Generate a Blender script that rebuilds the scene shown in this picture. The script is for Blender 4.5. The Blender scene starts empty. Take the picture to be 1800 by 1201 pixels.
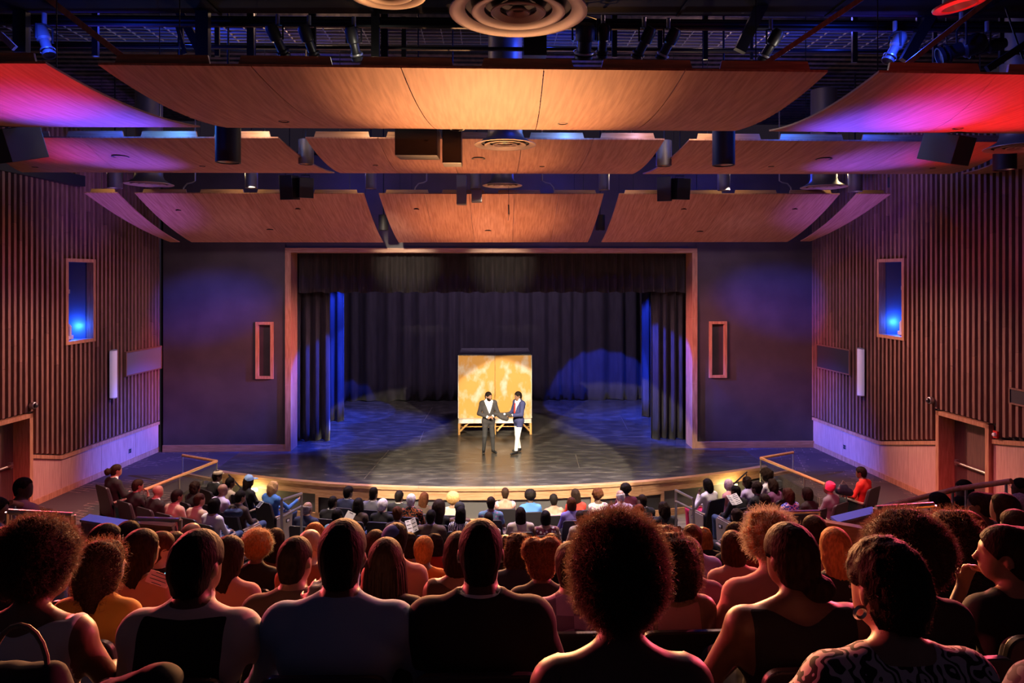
import bpy, bmesh, math, random
import numpy as np
from mathutils import Vector, Matrix, Euler

random.seed(7)
np.random.seed(7)
SC = bpy.context.scene
COL = SC.collection
PI = math.pi

# ------------------------------------------------------------------ camera
CAMZ = 5.06            # stage floor is Z = 0; the camera stands high in the rear seats
FPX = 1200.0           # focal length in pixels of the 1800 x 1201 frame
HY = 485.0             # pixel row of the horizon
TH = math.atan((900 - 866) / FPX)   # slight turn to the right
cam_d = bpy.data.cameras.new('camera')
cam = bpy.data.objects.new('camera', cam_d)
COL.objects.link(cam)
cam.location = (0, 0, CAMZ)
cam.rotation_euler = (PI / 2, 0, -TH)
cam_d.sensor_width = 36.0
cam_d.lens = 36.0 * FPX / 1800.0
cam_d.shift_y = -(600.5 - HY) / 1800.0
cam_d.clip_start = 0.05
SC.camera = cam
CT, ST = math.cos(TH), math.sin(TH)


def ray(px, py):
    u, v = (px - 900) / FPX, (HY - py) / FPX
    return Vector((u * CT + ST, CT - u * ST, v))


def P(px, py, Y):
    "world point seen at the pixel, at depth Y"
    d = ray(px, py)
    return Vector((0, 0, CAMZ)) + d * (Y / d.y)


def PZ(px, py, Z):
    "world point seen at the pixel, at height Z"
    d = ray(px, py)
    return Vector((0, 0, CAMZ)) + d * ((Z - CAMZ) / d.z)


# ------------------------------------------------------------------ world, view
w = bpy.data.worlds.new('world')
SC.world = w
w.use_nodes = True
w.node_tree.nodes['Background'].inputs[0].default_value = (0.28, 0.20, 0.34, 1)
w.node_tree.nodes['Background'].inputs[1].default_value = 0.045
SC.view_settings.view_transform = 'Standard'
SC.view_settings.look = 'None'
SC.view_settings.exposure = 0.0
SC.view_settings.gamma = 1.0
SC.view_settings.use_curve_mapping = False
SC.cycles.max_bounces = 6
SC.cycles.sample_clamp_indirect = 4.0
SC.cycles.caustics_reflective = False
SC.cycles.caustics_refractive = False


# ------------------------------------------------------------------ lamps of the hall and added spots
def spot(name, loc, tgt, power, col, angle, blend=0.3, size=0.12):
    d = bpy.data.lights.new(name, 'SPOT')
    d.energy = power
    d.color = col
    d.spot_size = math.radians(angle)
    d.spot_blend = blend
    d.shadow_soft_size = size
    o = bpy.data.objects.new(name, d)
    COL.objects.link(o)
    o.location = loc
    o.rotation_euler = (Vector(tgt) - Vector(loc)).to_track_quat('-Z', 'Y').to_euler()
    return o


def point(name, loc, power, col, size=0.1):
    d = bpy.data.lights.new(name, 'POINT')
    d.energy = power
    d.color = col
    d.shadow_soft_size = size
    o = bpy.data.objects.new(name, d)
    COL.objects.link(o)
    o.location = loc
    return o


WARM = (1.0, 0.74, 0.48)
AMB = (1.0, 0.47, 0.20)
PINK = (1.0, 0.36, 0.34)
RED = (1.0, 0.02, 0.04)
BLUE = (0.02, 0.06, 1.0)
VIOLET = (0.62, 0.42, 1.0)
# front-of-house spots crossing on the stage
spot('stage_spot_light', (-4.1, 9.9, 6.75), (0.6, 18.5, 0.0), 9500, (1.0, 0.84, 0.60), 36, 0.06, 0.06)
spot('stage_spot_light', (3.9, 9.9, 6.75), (0.1, 18.5, 0.0), 9500, (1.0, 0.84, 0.60), 36, 0.06, 0.06)
spot('stage_key_light', (-0.6, 10.3, 6.7), (0.35, 21.0, 0.9), 2400, (1.0, 0.66, 0.34), 16, 0.25, 0.08)
spot('valance_spill_fill', (-2.4, 10.4, 6.8), (-2.6, 20.7, 5.4), 4200, (1.0, 0.80, 0.60), 13, 1.0, 0.08)  # two added spots stand in for front-of-house spill on the valance
spot('valance_spill_fill', (-0.8, 10.4, 6.8), (0.3, 20.7, 5.4), 3200, (1.0, 0.80, 0.60), 13, 1.0, 0.08)
spot('stage_pair_fill', (0.4, 10.3, 6.7), (0.36, 19.3, 0.95), 7500, (1.0, 0.86, 0.66), 8.5, 0.3, 0.05)  # narrow spot added to brighten the two standing people
# blue spots over the stage
spot('blue_curtain_light', (2.4, 20.7, 6.2), (4.4, 26.4, 0.0), 7500, BLUE, 33, 0.10, 0.05)
spot('blue_curtain_light', (-2.4, 20.7, 6.2), (-5.6, 25.6, 0.0), 6500, BLUE, 27, 0.10, 0.05)
spot('blue_stage_light', (-2.2, 19.5, 5.35), (-6.0, 21.3, 0.5), 6000, BLUE, 34, 0.25, 0.06)
spot('blue_stage_light', (-3.0, 22.0, 6.2), (-4.4, 22.6, 0), 5200, BLUE, 60, 0.6, 0.06)
spot('blue_stage_light', (2.6, 19.5, 5.35), (6.4, 21.3, 0.7), 5000, BLUE, 34, 0.25, 0.06)
spot('blue_stage_light', (3.6, 22.0, 6.2), (5.0, 22.8, 0), 4200, BLUE, 56, 0.6, 0.06)
spot('blue_stage_light', (-4.4, 22.8, 6.2), (-6.3, 24.0, 1.0), 3800, BLUE, 40, 0.3, 0.08)
spot('blue_stage_light', (4.6, 22.8, 6.2), (6.4, 24.2, 1.0), 3800, BLUE, 40, 0.3, 0.08)
spot('back_curtain_light', (0.0, 22.0, 6.3), (0.0, 27.8, 3.2), 1100, (0.60, 0.42, 0.70), 120, 0.6, 0.3)
# colour spots on the front side walls
spot('blue_wall_light', (5.6, 12.0, 6.4), P(372, 540, 19.9), 26000, BLUE, 9, 1.0, 0.1)
spot('blue_wall_light', (-5.6, 12.0, 6.4), P(1372, 530, 19.9), 26000, BLUE, 9, 1.0, 0.1)
spot('red_wall_light', (5.6, 12.2, 6.4), P(390, 635, 19.9), 7000, (1.0, 0.05, 0.2), 16, 1.0, 0.1)
spot('red_wall_light', (-5.6, 12.2, 6.4), P(1335, 610, 19.9), 7000, (1.0, 0.05, 0.2), 16, 1.0, 0.1)
# pink light on the inner faces of the stage opening
for sx in (-1, 1):
    spot('reveal_light', (-sx * 3.6, 15.2, 5.6), (sx * 5.85, 20.25, 2.6), 4200, (1.0, 0.50, 0.55), 24, 1.0, 0.1)


# ------------------------------------------------------------------ materials
def mat(name, base, rough=0.6, metal=0.0, spec=0.4, var=None, scale=(1, 1, 1), nscale=4.0, detail=4.0,
        bump=0.0, bscale=None, sheen=0.0, emit=None, es=0.0, coords='Object', rnd=0.0, lo=0.35, hi=0.65):
    m = bpy.data.materials.new(name)
    m.use_nodes = True
    nt = m.node_tree
    b = nt.nodes['Principled BSDF']
    b.inputs['Roughness'].default_value = rough
    b.inputs['Metallic'].default_value = metal
    b.inputs['Specular IOR Level'].default_value = spec
    b.inputs['Base Color'].default_value = (*base, 1)
    if sheen:
        b.inputs['Sheen Weight'].default_value = sheen
        b.inputs['Sheen Roughness'].default_value = 0.4
    if emit:
        b.inputs['Emission Color'].default_value = (*emit, 1)
        b.inputs['Emission Strength'].default_value = es
    if var or bump:
        tc = nt.nodes.new('ShaderNodeTexCoord')
        mp = nt.nodes.new('ShaderNodeMapping')
        mp.inputs['Scale'].default_value = scale
        nt.links.new(tc.outputs[coords], mp.inputs[0])
        n = nt.nodes.new('ShaderNodeTexNoise')
        n.inputs['Scale'].default_value = nscale
        n.inputs['Detail'].default_value = detail
        nt.links.new(mp.outputs[0], n.inputs['Vector'])
        if var:
            r = nt.nodes.new('ShaderNodeValToRGB')
            r.color_ramp.elements[0].position = lo
            r.color_ramp.elements[1].position = hi
            r.color_ramp.elements[0].color = (*base, 1)
            r.color_ramp.elements[1].color = (*var, 1)
            nt.links.new(n.outputs['Fac'], r.inputs[0])
            out = r.outputs[0]
            if rnd:
                oi = nt.nodes.new('ShaderNodeObjectInfo')
                mm = nt.nodes.new('ShaderNodeMapRange')
                mm.inputs['To Min'].default_value = 1 - rnd
                mm.inputs['To Max'].default_value = 1 + rnd
                nt.links.new(oi.outputs['Random'], mm.inputs[0])
                hv = nt.nodes.new('ShaderNodeHueSaturation')
                nt.links.new(mm.outputs[0], hv.inputs['Value'])
                nt.links.new(out, hv.inputs['Color'])
                out = hv.outputs[0]
            nt.links.new(out, b.inputs['Base Color'])
        if bump:
            bp = nt.nodes.new('ShaderNodeBump')
            bp.inputs['Strength'].default_value = bump
            bp.inputs['Distance'].default_value = 0.02
            src = n
            if bscale:
                src = nt.nodes.new('ShaderNodeTexNoise')
                src.inputs['Scale'].default_value = bscale
                src.inputs['Detail'].default_value = 6
                nt.links.new(mp.outputs[0], src.inputs['Vector'])
            nt.links.new(src.outputs['Fac'], bp.inputs['Height'])
            nt.links.new(bp.outputs[0], b.inputs['Normal'])
    return m


M = {}
M['cloud'] = mat('curved_oak_veneer', (0.29, 0.130, 0.085), 0.58, var=(0.42, 0.215, 0.145), scale=(9, 0.55, 1), nscale=3.0, detail=6, spec=0.2, rnd=0.05)
M['oak'] = mat('oak_trim', (0.34, 0.16, 0.085), 0.45, var=(0.50, 0.27, 0.15), scale=(6, 6, 0.7), nscale=4, detail=6)
M['oak_h'] = mat('oak_trim_long', (0.36, 0.18, 0.09), 0.42, var=(0.52, 0.29, 0.16), scale=(0.7, 3, 9), nscale=4, detail=6)
M['wains'] = mat('wainscot_veneer', (0.42, 0.25, 0.20), 0.5, var=(0.54, 0.34, 0.27), scale=(14, 14, 0.8), nscale=3, detail=6, rnd=0.06)
M['slat'] = mat('stained_slat', (0.15, 0.075, 0.055), 0.5, var=(0.24, 0.125, 0.092), scale=(9, 9, 0.6), nscale=5, detail=6, rnd=0.22)
M['wallback'] = mat('wall_behind_slats', (0.010, 0.005, 0.005), 0.8)
M['blackwall'] = mat('dark_painted_wall', (0.055, 0.047, 0.052), 0.48, var=(0.075, 0.064, 0.068), nscale=1.3, detail=5, spec=0.3, bump=0.03, bscale=30)
M['stage'] = mat('black_stage_floor', (0.042, 0.039, 0.037), 0.27, var=(0.115, 0.107, 0.096), scale=(0.8, 1.9, 1), nscale=2.6, detail=12, spec=0.5, lo=0.44, hi=0.74, bump=0.03, bscale=14)
M['velvet'] = mat('black_velvet', (0.013, 0.012, 0.013), 0.85, sheen=0.22, var=(0.028, 0.024, 0.026), scale=(1, 1, 0.2), nscale=9, detail=5)
M['velvet2'] = mat('dark_backdrop_cloth', (0.035, 0.030, 0.040), 0.85, sheen=0.25, var=(0.050, 0.043, 0.054), scale=(1, 1, 0.2), nscale=6, detail=5)
M['black'] = mat('black_paint', (0.009, 0.009, 0.010), 0.6)
M['blackplastic'] = mat('black_plastic', (0.018, 0.017, 0.019), 0.38, spec=0.5)
M['steelblack'] = mat('blackened_steel', (0.020, 0.020, 0.024), 0.42, metal=0.3)
M['chrome'] = mat('brushed_steel', (0.62, 0.60, 0.52), 0.28, metal=0.9)
M['alu'] = mat('grey_aluminium', (0.45, 0.45, 0.45), 0.35, metal=0.8)
M['grey'] = mat('grey_metal_housing', (0.20, 0.19, 0.17), 0.45, metal=0.3)
M['diff'] = mat('diffuser_metal', (0.34, 0.25, 0.20), 0.42, metal=0.2)
M['duct'] = mat('duct_metal', (0.22, 0.20, 0.17), 0.45, metal=0.5)
M['duct_black'] = mat('duct_black', (0.0025, 0.0025, 0.003), 0.9, spec=0.1)
M['deck'] = mat('roof_deck', (0.015, 0.013, 0.014), 0.6, var=(0.06, 0.045, 0.040), scale=(3, 1, 1), nscale=3)
M['white'] = mat('white_acrylic', (0.82, 0.80, 0.84), 0.4)
M['handrail'] = mat('round_oak_handrail', (0.52, 0.22, 0.10), 0.35, var=(0.62, 0.30, 0.15), scale=(3, 3, 3), nscale=8)
M['ply'] = mat('worn_plywood', (0.50, 0.25, 0.055), 0.6, var=(0.50, 0.42, 0.34), scale=(1.6, 1, 1.0), nscale=2.2, detail=8, lo=0.50, hi=0.68)
M['plytop'] = mat('painted_black_ply', (0.03, 0.03, 0.035), 0.35, var=(0.09, 0.09, 0.10), nscale=8, detail=6)
M['plyleg'] = mat('raw_timber', (0.62, 0.36, 0.12), 0.6, var=(0.50, 0.24, 0.07), nscale=5, detail=5)
M['plywhite'] = mat('scuffed_white_ledge', (0.72, 0.68, 0.62), 0.55, var=(0.45, 0.42, 0.38), scale=(1, 1, 1), nscale=9, detail=6)
M['seat'] = mat('black_seat_shell', (0.020, 0.017, 0.019), 0.42, spec=0.45, bump=0.05, bscale=160)
M['seatcush'] = mat('dark_seat_upholstery', (0.028, 0.020, 0.026), 0.9, sheen=0.2)
M['arm'] = mat('seat_arm_cap', (0.24, 0.17, 0.13), 0.35)
M['standard'] = mat('seat_end_panel', (0.30, 0.25, 0.22), 0.45)
M['glass'] = mat('rail_glass', (0.10, 0.12, 0.13), 0.08)
M['glass'].node_tree.nodes['Principled BSDF'].inputs['Transmission Weight'].default_value = 0.0
M['glass'].node_tree.nodes['Principled BSDF'].inputs['Alpha'].default_value = 0.18
M['paper'] = mat('printed_paper', (0.75, 0.73, 0.72), 0.6)
M['ink'] = mat('black_ink', (0.03, 0.03, 0.05), 0.6)
M['doorm'] = mat('dark_door_veneer', (0.10, 0.052, 0.045), 0.45, var=(0.14, 0.075, 0.06), scale=(8, 8, 0.6), nscale=4)
M['redp'] = mat('red_plastic', (0.6, 0.02, 0.02), 0.35)
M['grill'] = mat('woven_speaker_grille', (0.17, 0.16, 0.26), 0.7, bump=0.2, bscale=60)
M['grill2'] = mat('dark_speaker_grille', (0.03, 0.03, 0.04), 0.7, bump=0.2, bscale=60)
M['concrete'] = mat('grey_aisle_carpet', (0.10, 0.085, 0.07), 0.85, var=(0.20, 0.17, 0.13), scale=(1, 5, 1), nscale=3, detail=6)
M['ledgewhite'] = mat('pale_ledge', (0.55, 0.52, 0.55), 0.4)


def carpet():
    m = mat('patterned_carpet', (0.05, 0.032, 0.036), 0.95)
    nt = m.node_tree
    b = nt.nodes['Principled BSDF']
    tc = nt.nodes.new('ShaderNodeTexCoord')
    mp = nt.nodes.new('ShaderNodeMapping')
    mp.inputs['Rotation'].default_value = (0, 0, 0.3)
    nt.links.new(tc.outputs['Object'], mp.inputs[0])
    br = nt.nodes.new('ShaderNodeTexBrick')
    br.inputs['Scale'].default_value = 1.6
    br.inputs['Mortar Size'].default_value = 0.018
    br.inputs['Brick Width'].default_value = 0.75
    br.inputs['Row Height'].default_value = 0.22
    br.inputs['Color1'].default_value = (0.050, 0.033, 0.040, 1)
    br.inputs['Color2'].default_value = (0.075, 0.047, 0.050, 1)
    br.inputs['Mortar'].default_value = (0.21, 0.14, 0.12, 1)
    nt.links.new(mp.outputs[0], br.inputs['Vector'])
    n = nt.nodes.new('ShaderNodeTexNoise')
    n.inputs['Scale'].default_value = 0.9
    nt.links.new(mp.outputs[0], n.inputs['Vector'])
    r = nt.nodes.new('ShaderNodeMath')
    r.operation = 'GREATER_THAN'
    r.inputs[1].default_value = 0.53
    nt.links.new(n.outputs['Fac'], r.inputs[0])
    mx = nt.nodes.new('ShaderNodeMix')
    mx.data_type = 'RGBA'
    mx.inputs[6].default_value = (0.062, 0.040, 0.045, 1)
    nt.links.new(r.outputs[0], mx.inputs[0])
    nt.links.new(br.outputs['Color'], mx.inputs[7])
    nt.links.new(mx.outputs[2], b.inputs['Base Color'])
    return m


M['carpet'] = carpet()


# ------------------------------------------------------------------ mesh helpers
def tag(o, label=None, cat=None, group=None, kind=None):
    if label:
        o['label'] = label
    if cat:
        o['category'] = cat
    if group:
        o['group'] = group
    if kind:
        o['kind'] = kind
    return o


def empty(name, loc, rz=0.0):
    o = bpy.data.objects.new(name, None)
    o.empty_display_size = 0.2
    COL.objects.link(o)
    o.location = loc
    o.rotation_euler = (0, 0, rz)
    return o


def link_mesh(name, me, m, parent=None, world=True):
    o = bpy.data.objects.new(name, me)
    COL.objects.link(o)
    if m is not None and not me.materials:
        me.materials.append(m)
    if parent is not None:
        o.parent = parent
        if world:
            o.matrix_parent_inverse = (Matrix.Translation(parent.location) @ parent.rotation_euler.to_matrix().to_4x4()).inverted() if parent.parent is None else parent_world(parent).inverted()
    return o


def parent_world(o):
    mtx = Matrix.Translation(o.location) @ o.rotation_euler.to_matrix().to_4x4()
    if o.parent is not None:
        return parent_world(o.parent) @ o.matrix_parent_inverse @ mtx
    return mtx


class MB:
    def __init__(s):
        s.v, s.f = [], []

    def quad(s, a, b, c, d):
        n = len(s.v)
        s.v += [tuple(a), tuple(b), tuple(c), tuple(d)]
        s.f.append((n, n + 1, n + 2, n + 3))
        return s

    def hexa(s, p):   # 8 points: bottom 4 (ccw seen from above), top 4
        n = len(s.v)
        s.v += [tuple(q) for q in p]
        for f in ((3, 2, 1, 0), (4, 5, 6, 7), (0, 1, 5, 4), (1, 2, 6, 5), (2, 3, 7, 6), (3, 0, 4, 7)):
            s.f.append(tuple(n + i for i in f))
        return s

    def box(s, c, d, R=None):
        c = Vector(c)
        p = []
        for z in (-1, 1):
            for x, y in ((-1, -1), (1, -1), (1, 1), (-1, 1)):
                q = Vector((x * d[0] / 2, y * d[1] / 2, z * d[2] / 2))
                if R is not None:
                    q = R @ q
                p.append(c + q)
        return s.hexa(p)

    def bar(s, a, b, wdt, hgt, up=(0, 0, 1)):
        a, b = Vector(a), Vector(b)
        d = (b - a).normalized()
        up = Vector(up)
        r = d.cross(up)
        if r.length < 1e-4:
            r = d.cross(Vector((0, 1, 0)))
        r.normalize()
        u = r.cross(d).normalized()
        r = r * wdt / 2
        u = u * hgt / 2
        return s.hexa([a - r - u, a + r - u, b + r - u, b - r - u, a - r + u, a + r + u, b + r + u, b - r + u])

    def tube(s, pts, r, n=10, cap=True):
        pts = [Vector(p) for p in pts]
        rs = r if isinstance(r, (list, tuple)) else [r] * len(pts)
        base = len(s.v)
        prev = None
        for i, p in enumerate(pts):
            t = (pts[min(i + 1, len(pts) - 1)] - pts[max(i - 1, 0)]).normalized()
            if prev is None:
                a = t.orthogonal().normalized()
            else:
                a = (prev - t * prev.dot(t))
                a = a.normalized() if a.length > 1e-6 else t.orthogonal().normalized()
            prev = a
            b = t.cross(a)
            for k in range(n):
                an = 2 * PI * k / n
                s.v.append(tuple(p + (a * math.cos(an) + b * math.sin(an)) * rs[i]))
        for i in range(len(pts) - 1):
            for k in range(n):
                k2 = (k + 1) % n
                s.f.append((base + i * n + k, base + i * n + k2, base + (i + 1) * n + k2, base + (i + 1) * n + k))
        if cap:
            s.f.append(tuple(base + k for k in reversed(range(n))))
            s.f.append(tuple(base + (len(pts) - 1) * n + k for k in range(n)))
        return s

    def lathe(s, prof, c, n=32, axis=None):
        "prof: (radius, height) pairs around the axis through c"
        c = Vector(c)
        R = Matrix.Identity(3) if axis is None else Vector((0, 0, 1)).rotation_difference(Vector(axis).normalized()).to_matrix()
        base = len(s.v)
        for r, z in prof:
            for k in range(n):
                an = 2 * PI * k / n
                s.v.append(tuple(c + R @ Vector((r * math.cos(an), r * math.sin(an), z))))
        for i in range(len(prof) - 1):
            for k in range(n):
                k2 = (k + 1) % n
                s.f.append((base + i * n + k, base + i * n + k2, base + (i + 1) * n + k2, base + (i + 1) * n + k))
        return s

    def prism(s, pts, off):
        "closed polygon (list of 3d points) extruded by the vector off"
        n = len(pts)
        base = len(s.v)
        off = Vector(off)
        s.v += [tuple(p) for p in pts] + [tuple(Vector(p) + off) for p in pts]
        s.f.append(tuple(base + i for i in reversed(range(n))))
        s.f.append(tuple(base + n + i for i in range(n)))
        for i in range(n):
            j = (i + 1) % n
            s.f.append((base + i, base + j, base + n + j, base + n + i))
        return s

    def mesh(s, name, smooth=False, bevel=0.0):
        me = bpy.data.meshes.new(name)
        me.from_pydata(s.v, [], s.f)
        bm = bmesh.new()
        bm.from_mesh(me)
        bmesh.ops.recalc_face_normals(bm, faces=bm.faces)
        if bevel:
            bmesh.ops.bevel(bm, geom=list(bm.edges), offset=bevel, segments=2, affect='EDGES', profile=0.5)
        bm.to_mesh(me)
        bm.free()
        if smooth:
            me.polygons.foreach_set('use_smooth', [True] * len(me.polygons))
            try:
                me.set_sharp_from_angle(angle=math.radians(38))
            except Exception:
                pass
        me.update()
        return me

    def build(s, name, m, parent=None, smooth=False, bevel=0.0, world=True):
        return link_mesh(name, s.mesh(name, smooth, bevel), m, parent, world)


def copy_tree(o, parent=None):
    c = o.copy()
    COL.objects.link(c)
    if parent is not None:
        c.parent = parent
    for ch in o.children:
        copy_tree(ch, c)
    return c


def struct(name, mb, m, label=None, smooth=False):
    o = mb.build(name, m, None, smooth)
    tag(o, label, None, None, 'structure')
    return o


# ================================================================== THE ROOM
YP = 19.9                                   # plane of the proscenium wall
ARC_C, ARC_R = 32.8, 16.5                   # centre (0, ARC_C) and radius of the curved stage front


def lip(x):
    return ARC_C - math.sqrt(ARC_R ** 2 - x * x)


# stage floor with curved front
XL, XR = PZ(385, 822, 0).x, PZ(1338, 812, 0).x
n = 48
pts = [Vector((XL + (XR - XL) * i / n, lip(XL + (XR - XL) * i / n), 0)) for i in range(n + 1)]
CL, CR = PZ(420, 796, 0), PZ(1305, 789, 0)
poly = pts + [Vector((CR.x, YP - 0.05, 0)), Vector((9.4, YP - 0.05, 0)), Vector((9.4, 28.6, 0)), Vector((-9.4, 28.6, 0)), Vector((-9.4, YP - 0.05, 0)), Vector((CL.x, YP - 0.05, 0))]
mb = MB()
mb.prism([p + Vector((0, 0, -0.06)) for p in poly], (0, 0, 0.06))
struct('floor_stage', mb, M['stage'], 'black scuffed stage floor with a curved front edge')
# thin seams between the floor sheets
seams = empty('floor_seams', (0, 21, 0.001))
tag(seams, 'thin pale seams between the black floor sheets of the stage', None, None, 'structure')
for (a, b) in (((760, 716), (744, 742)), ((683, 792), (640, 842)), ((1090, 730), (1103, 755)), ((745, 758), (738, 775)), ((600, 835), (1180, 829)), ((1012, 800), (1018, 822)), ((905, 742), (918, 780))):
    A, B = PZ(*a, 0.002), PZ(*b, 0.002)
    MB().bar(A, B, 0.010, 0.003).build('seam', M['concrete'], seams)

# stage lip: rounded oak nosing, oak fascia band, dark recessed panels, oak base
lipo = empty('trim_1', (0, lip(0), 0))
tag(lipo, 'curved oak edge and fascia along the stage front', None, None, 'structure')


def arcstrip(x0, x1, dr0, dr1, z0, z1, nseg=24):
    mb = MB()
    for i in range(nseg):
        xa, xb = x0 + (x1 - x0) * i / nseg, x0 + (x1 - x0) * (i + 1) / nseg
        q = []
        for z in (z0, z1):
            for x, dr in ((xa, dr1), (xb, dr1), (xb, dr0), (xa, dr0)):
                q.append((x, lip(x) - dr, z))
        mb.hexa(q)
    return mb


edges_x = [XL + 0.02 + (XR - XL - 0.04) * i / 8 for i in range(9)]
for i in range(8):
    arcstrip(edges_x[i], edges_x[i + 1] - 0.004, -0.06, 0.10, -0.055, 0.012, 8).build('nosing', M['oak_h'], lipo)
    arcstrip(edges_x[i], edges_x[i + 1] - 0.004, 0.0, 0.07, -0.27, -0.06, 8).build('fascia_board', M['oak_h'], lipo)
M['riser'] = mat('grey_riser_panel', (0.085, 0.080, 0.082), 0.6)
arcstrip(XL, XR, -0.20, 0.0, -0.90, -0.27, 40).build('riser_panel', M['riser'], lipo)
arcstrip(XL, XR, 0.0, 0.06, -0.90, -0.74, 40).build('base_board', M['oak_h'], lipo)
for k, (pa, pb) in enumerate(((553, 646), (1040, 1168))):
    xa, xb = P(pa, 880, lip(0) + 0.3).x, P(pb, 880, lip(0) + 0.3).x
    for xx in (xa, xb):
        arcstrip(xx - 0.04, xx + 0.04, 0.0, 0.075, -0.75, -0.27, 2).build('access_frame', M['oak_h'], lipo)
    arcstrip(xa, xb, 0.0, 0.075, -0.34, -0.27, 6).build('access_frame', M['oak_h'], lipo)
    arcstrip(xa + 0.04, xb - 0.04, -0.01, 0.01, -0.74, -0.34, 6).build('access_panel', M['blackplastic'], lipo)
MB().quad((XL, lip(XL), -0.9), (XL, YP - .1, -0.9), (XL, YP - .1, -0.02), (XL, lip(XL), -0.02)).build('riser_panel', M['riser'], lipo)
MB().quad((XR, lip(XR), -0.9), (XR, YP - .1, -0.9), (XR, YP - .1, -0.02), (XR, lip(XR), -0.02)).build('riser_panel', M['riser'], lipo)

# ---- side walls (they spread a little towards the audience)
WALLS = {}
for side, a, b in (('left', (293, 787), (75, 882)), ('right', (1428, 784.5), (1627, 875))):
    A, B = PZ(*a, 0), PZ(*b, 0)
    A.z = B.z = 0
    d = (B - A).normalized()
    A = A - d * ((A.y - (YP + 0.02)) / d.y) if abs(d.y) > 1e-6 else A
    nrm = Vector((-d.y, d.x, 0))
    if (side == 'left') == (nrm.x < 0):
        nrm = -nrm
    WALLS[side] = (A, d, nrm)


def WP(side, s, z, n=0.0):
    A, d, nrm = WALLS[side]
    return A + d * s + nrm * n + Vector((0, 0, z))


def onwall(side, px, py, n=0.0):
    "(s, z) where the pixel's ray meets the wall"
    A, d, nrm = WALLS[side]
    r = ray(px, py)
    t = (A + nrm * n).dot(nrm) / r.dot(nrm)
    q = Vector((0, 0, CAMZ)) + r * t
    return (q - A).dot(d), q.z


def wbox(side, s0, s1, z0, z1, n0, n1, mb=None, za=None, zb=None):
    "box on a wall; za, zb: top heights at s0 and s1"
    mb = mb or MB()
    za = z1 if za is None else za
    zb = z1 if zb is None else zb
    q = [WP(side, s0, z0, n0), WP(side, s1, z0, n0), WP(side, s1, z0, n1), WP(side, s0, z0, n1),
         WP(side, s0, za, n0), WP(side, s1, zb, n0), WP(side, s1, zb, n1), WP(side, s0, za, n1)]
    return mb.hexa(q)


WTOP = 8.6
SLEN = 9.0
NICHE = {}
for side, fr in (('left', ((112, 460), (157, 595))), ('right', ((1552, 461), (1593, 593)))):
    (s0, z1), (s1, z0) = onwall(side, *fr[0]), onwall(side, *fr[1])
    NICHE[side] = (min(s0, s1), max(s0, s1), z0, z1)
CAPS, DOORS = {}, {}
for side, cp in (('left', ((293, 735), (105, 801), (47, 799), (2, 797))), ('right', ((1428, 732), (1549, 776), (1655, 775), (1800, 771)))):
    CAPS[side] = [onwall(side, *q) for q in cp]
for side, dp in (('left', ((45, 733), (0, 746))), ('right', ((1657, 728), (1742, 750)))):
    (s0, z0), (s1, z1) = onwall(side, *dp[0]), onwall(side, *dp[1])
    DOORS[side] = (s0, s1 if side == 'right' else s0 + 1.15, z0)


def cap_z(side, s):
    c = CAPS[side]
    if s <= c[0][0]:
        return c[0][1]
    for (sa, za), (sb, zb) in zip(c, c[1:]):
        if s <= sb:
            return za + (zb - za) * (s - sa) / (sb - sa)
    return c[-1][1]


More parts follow.
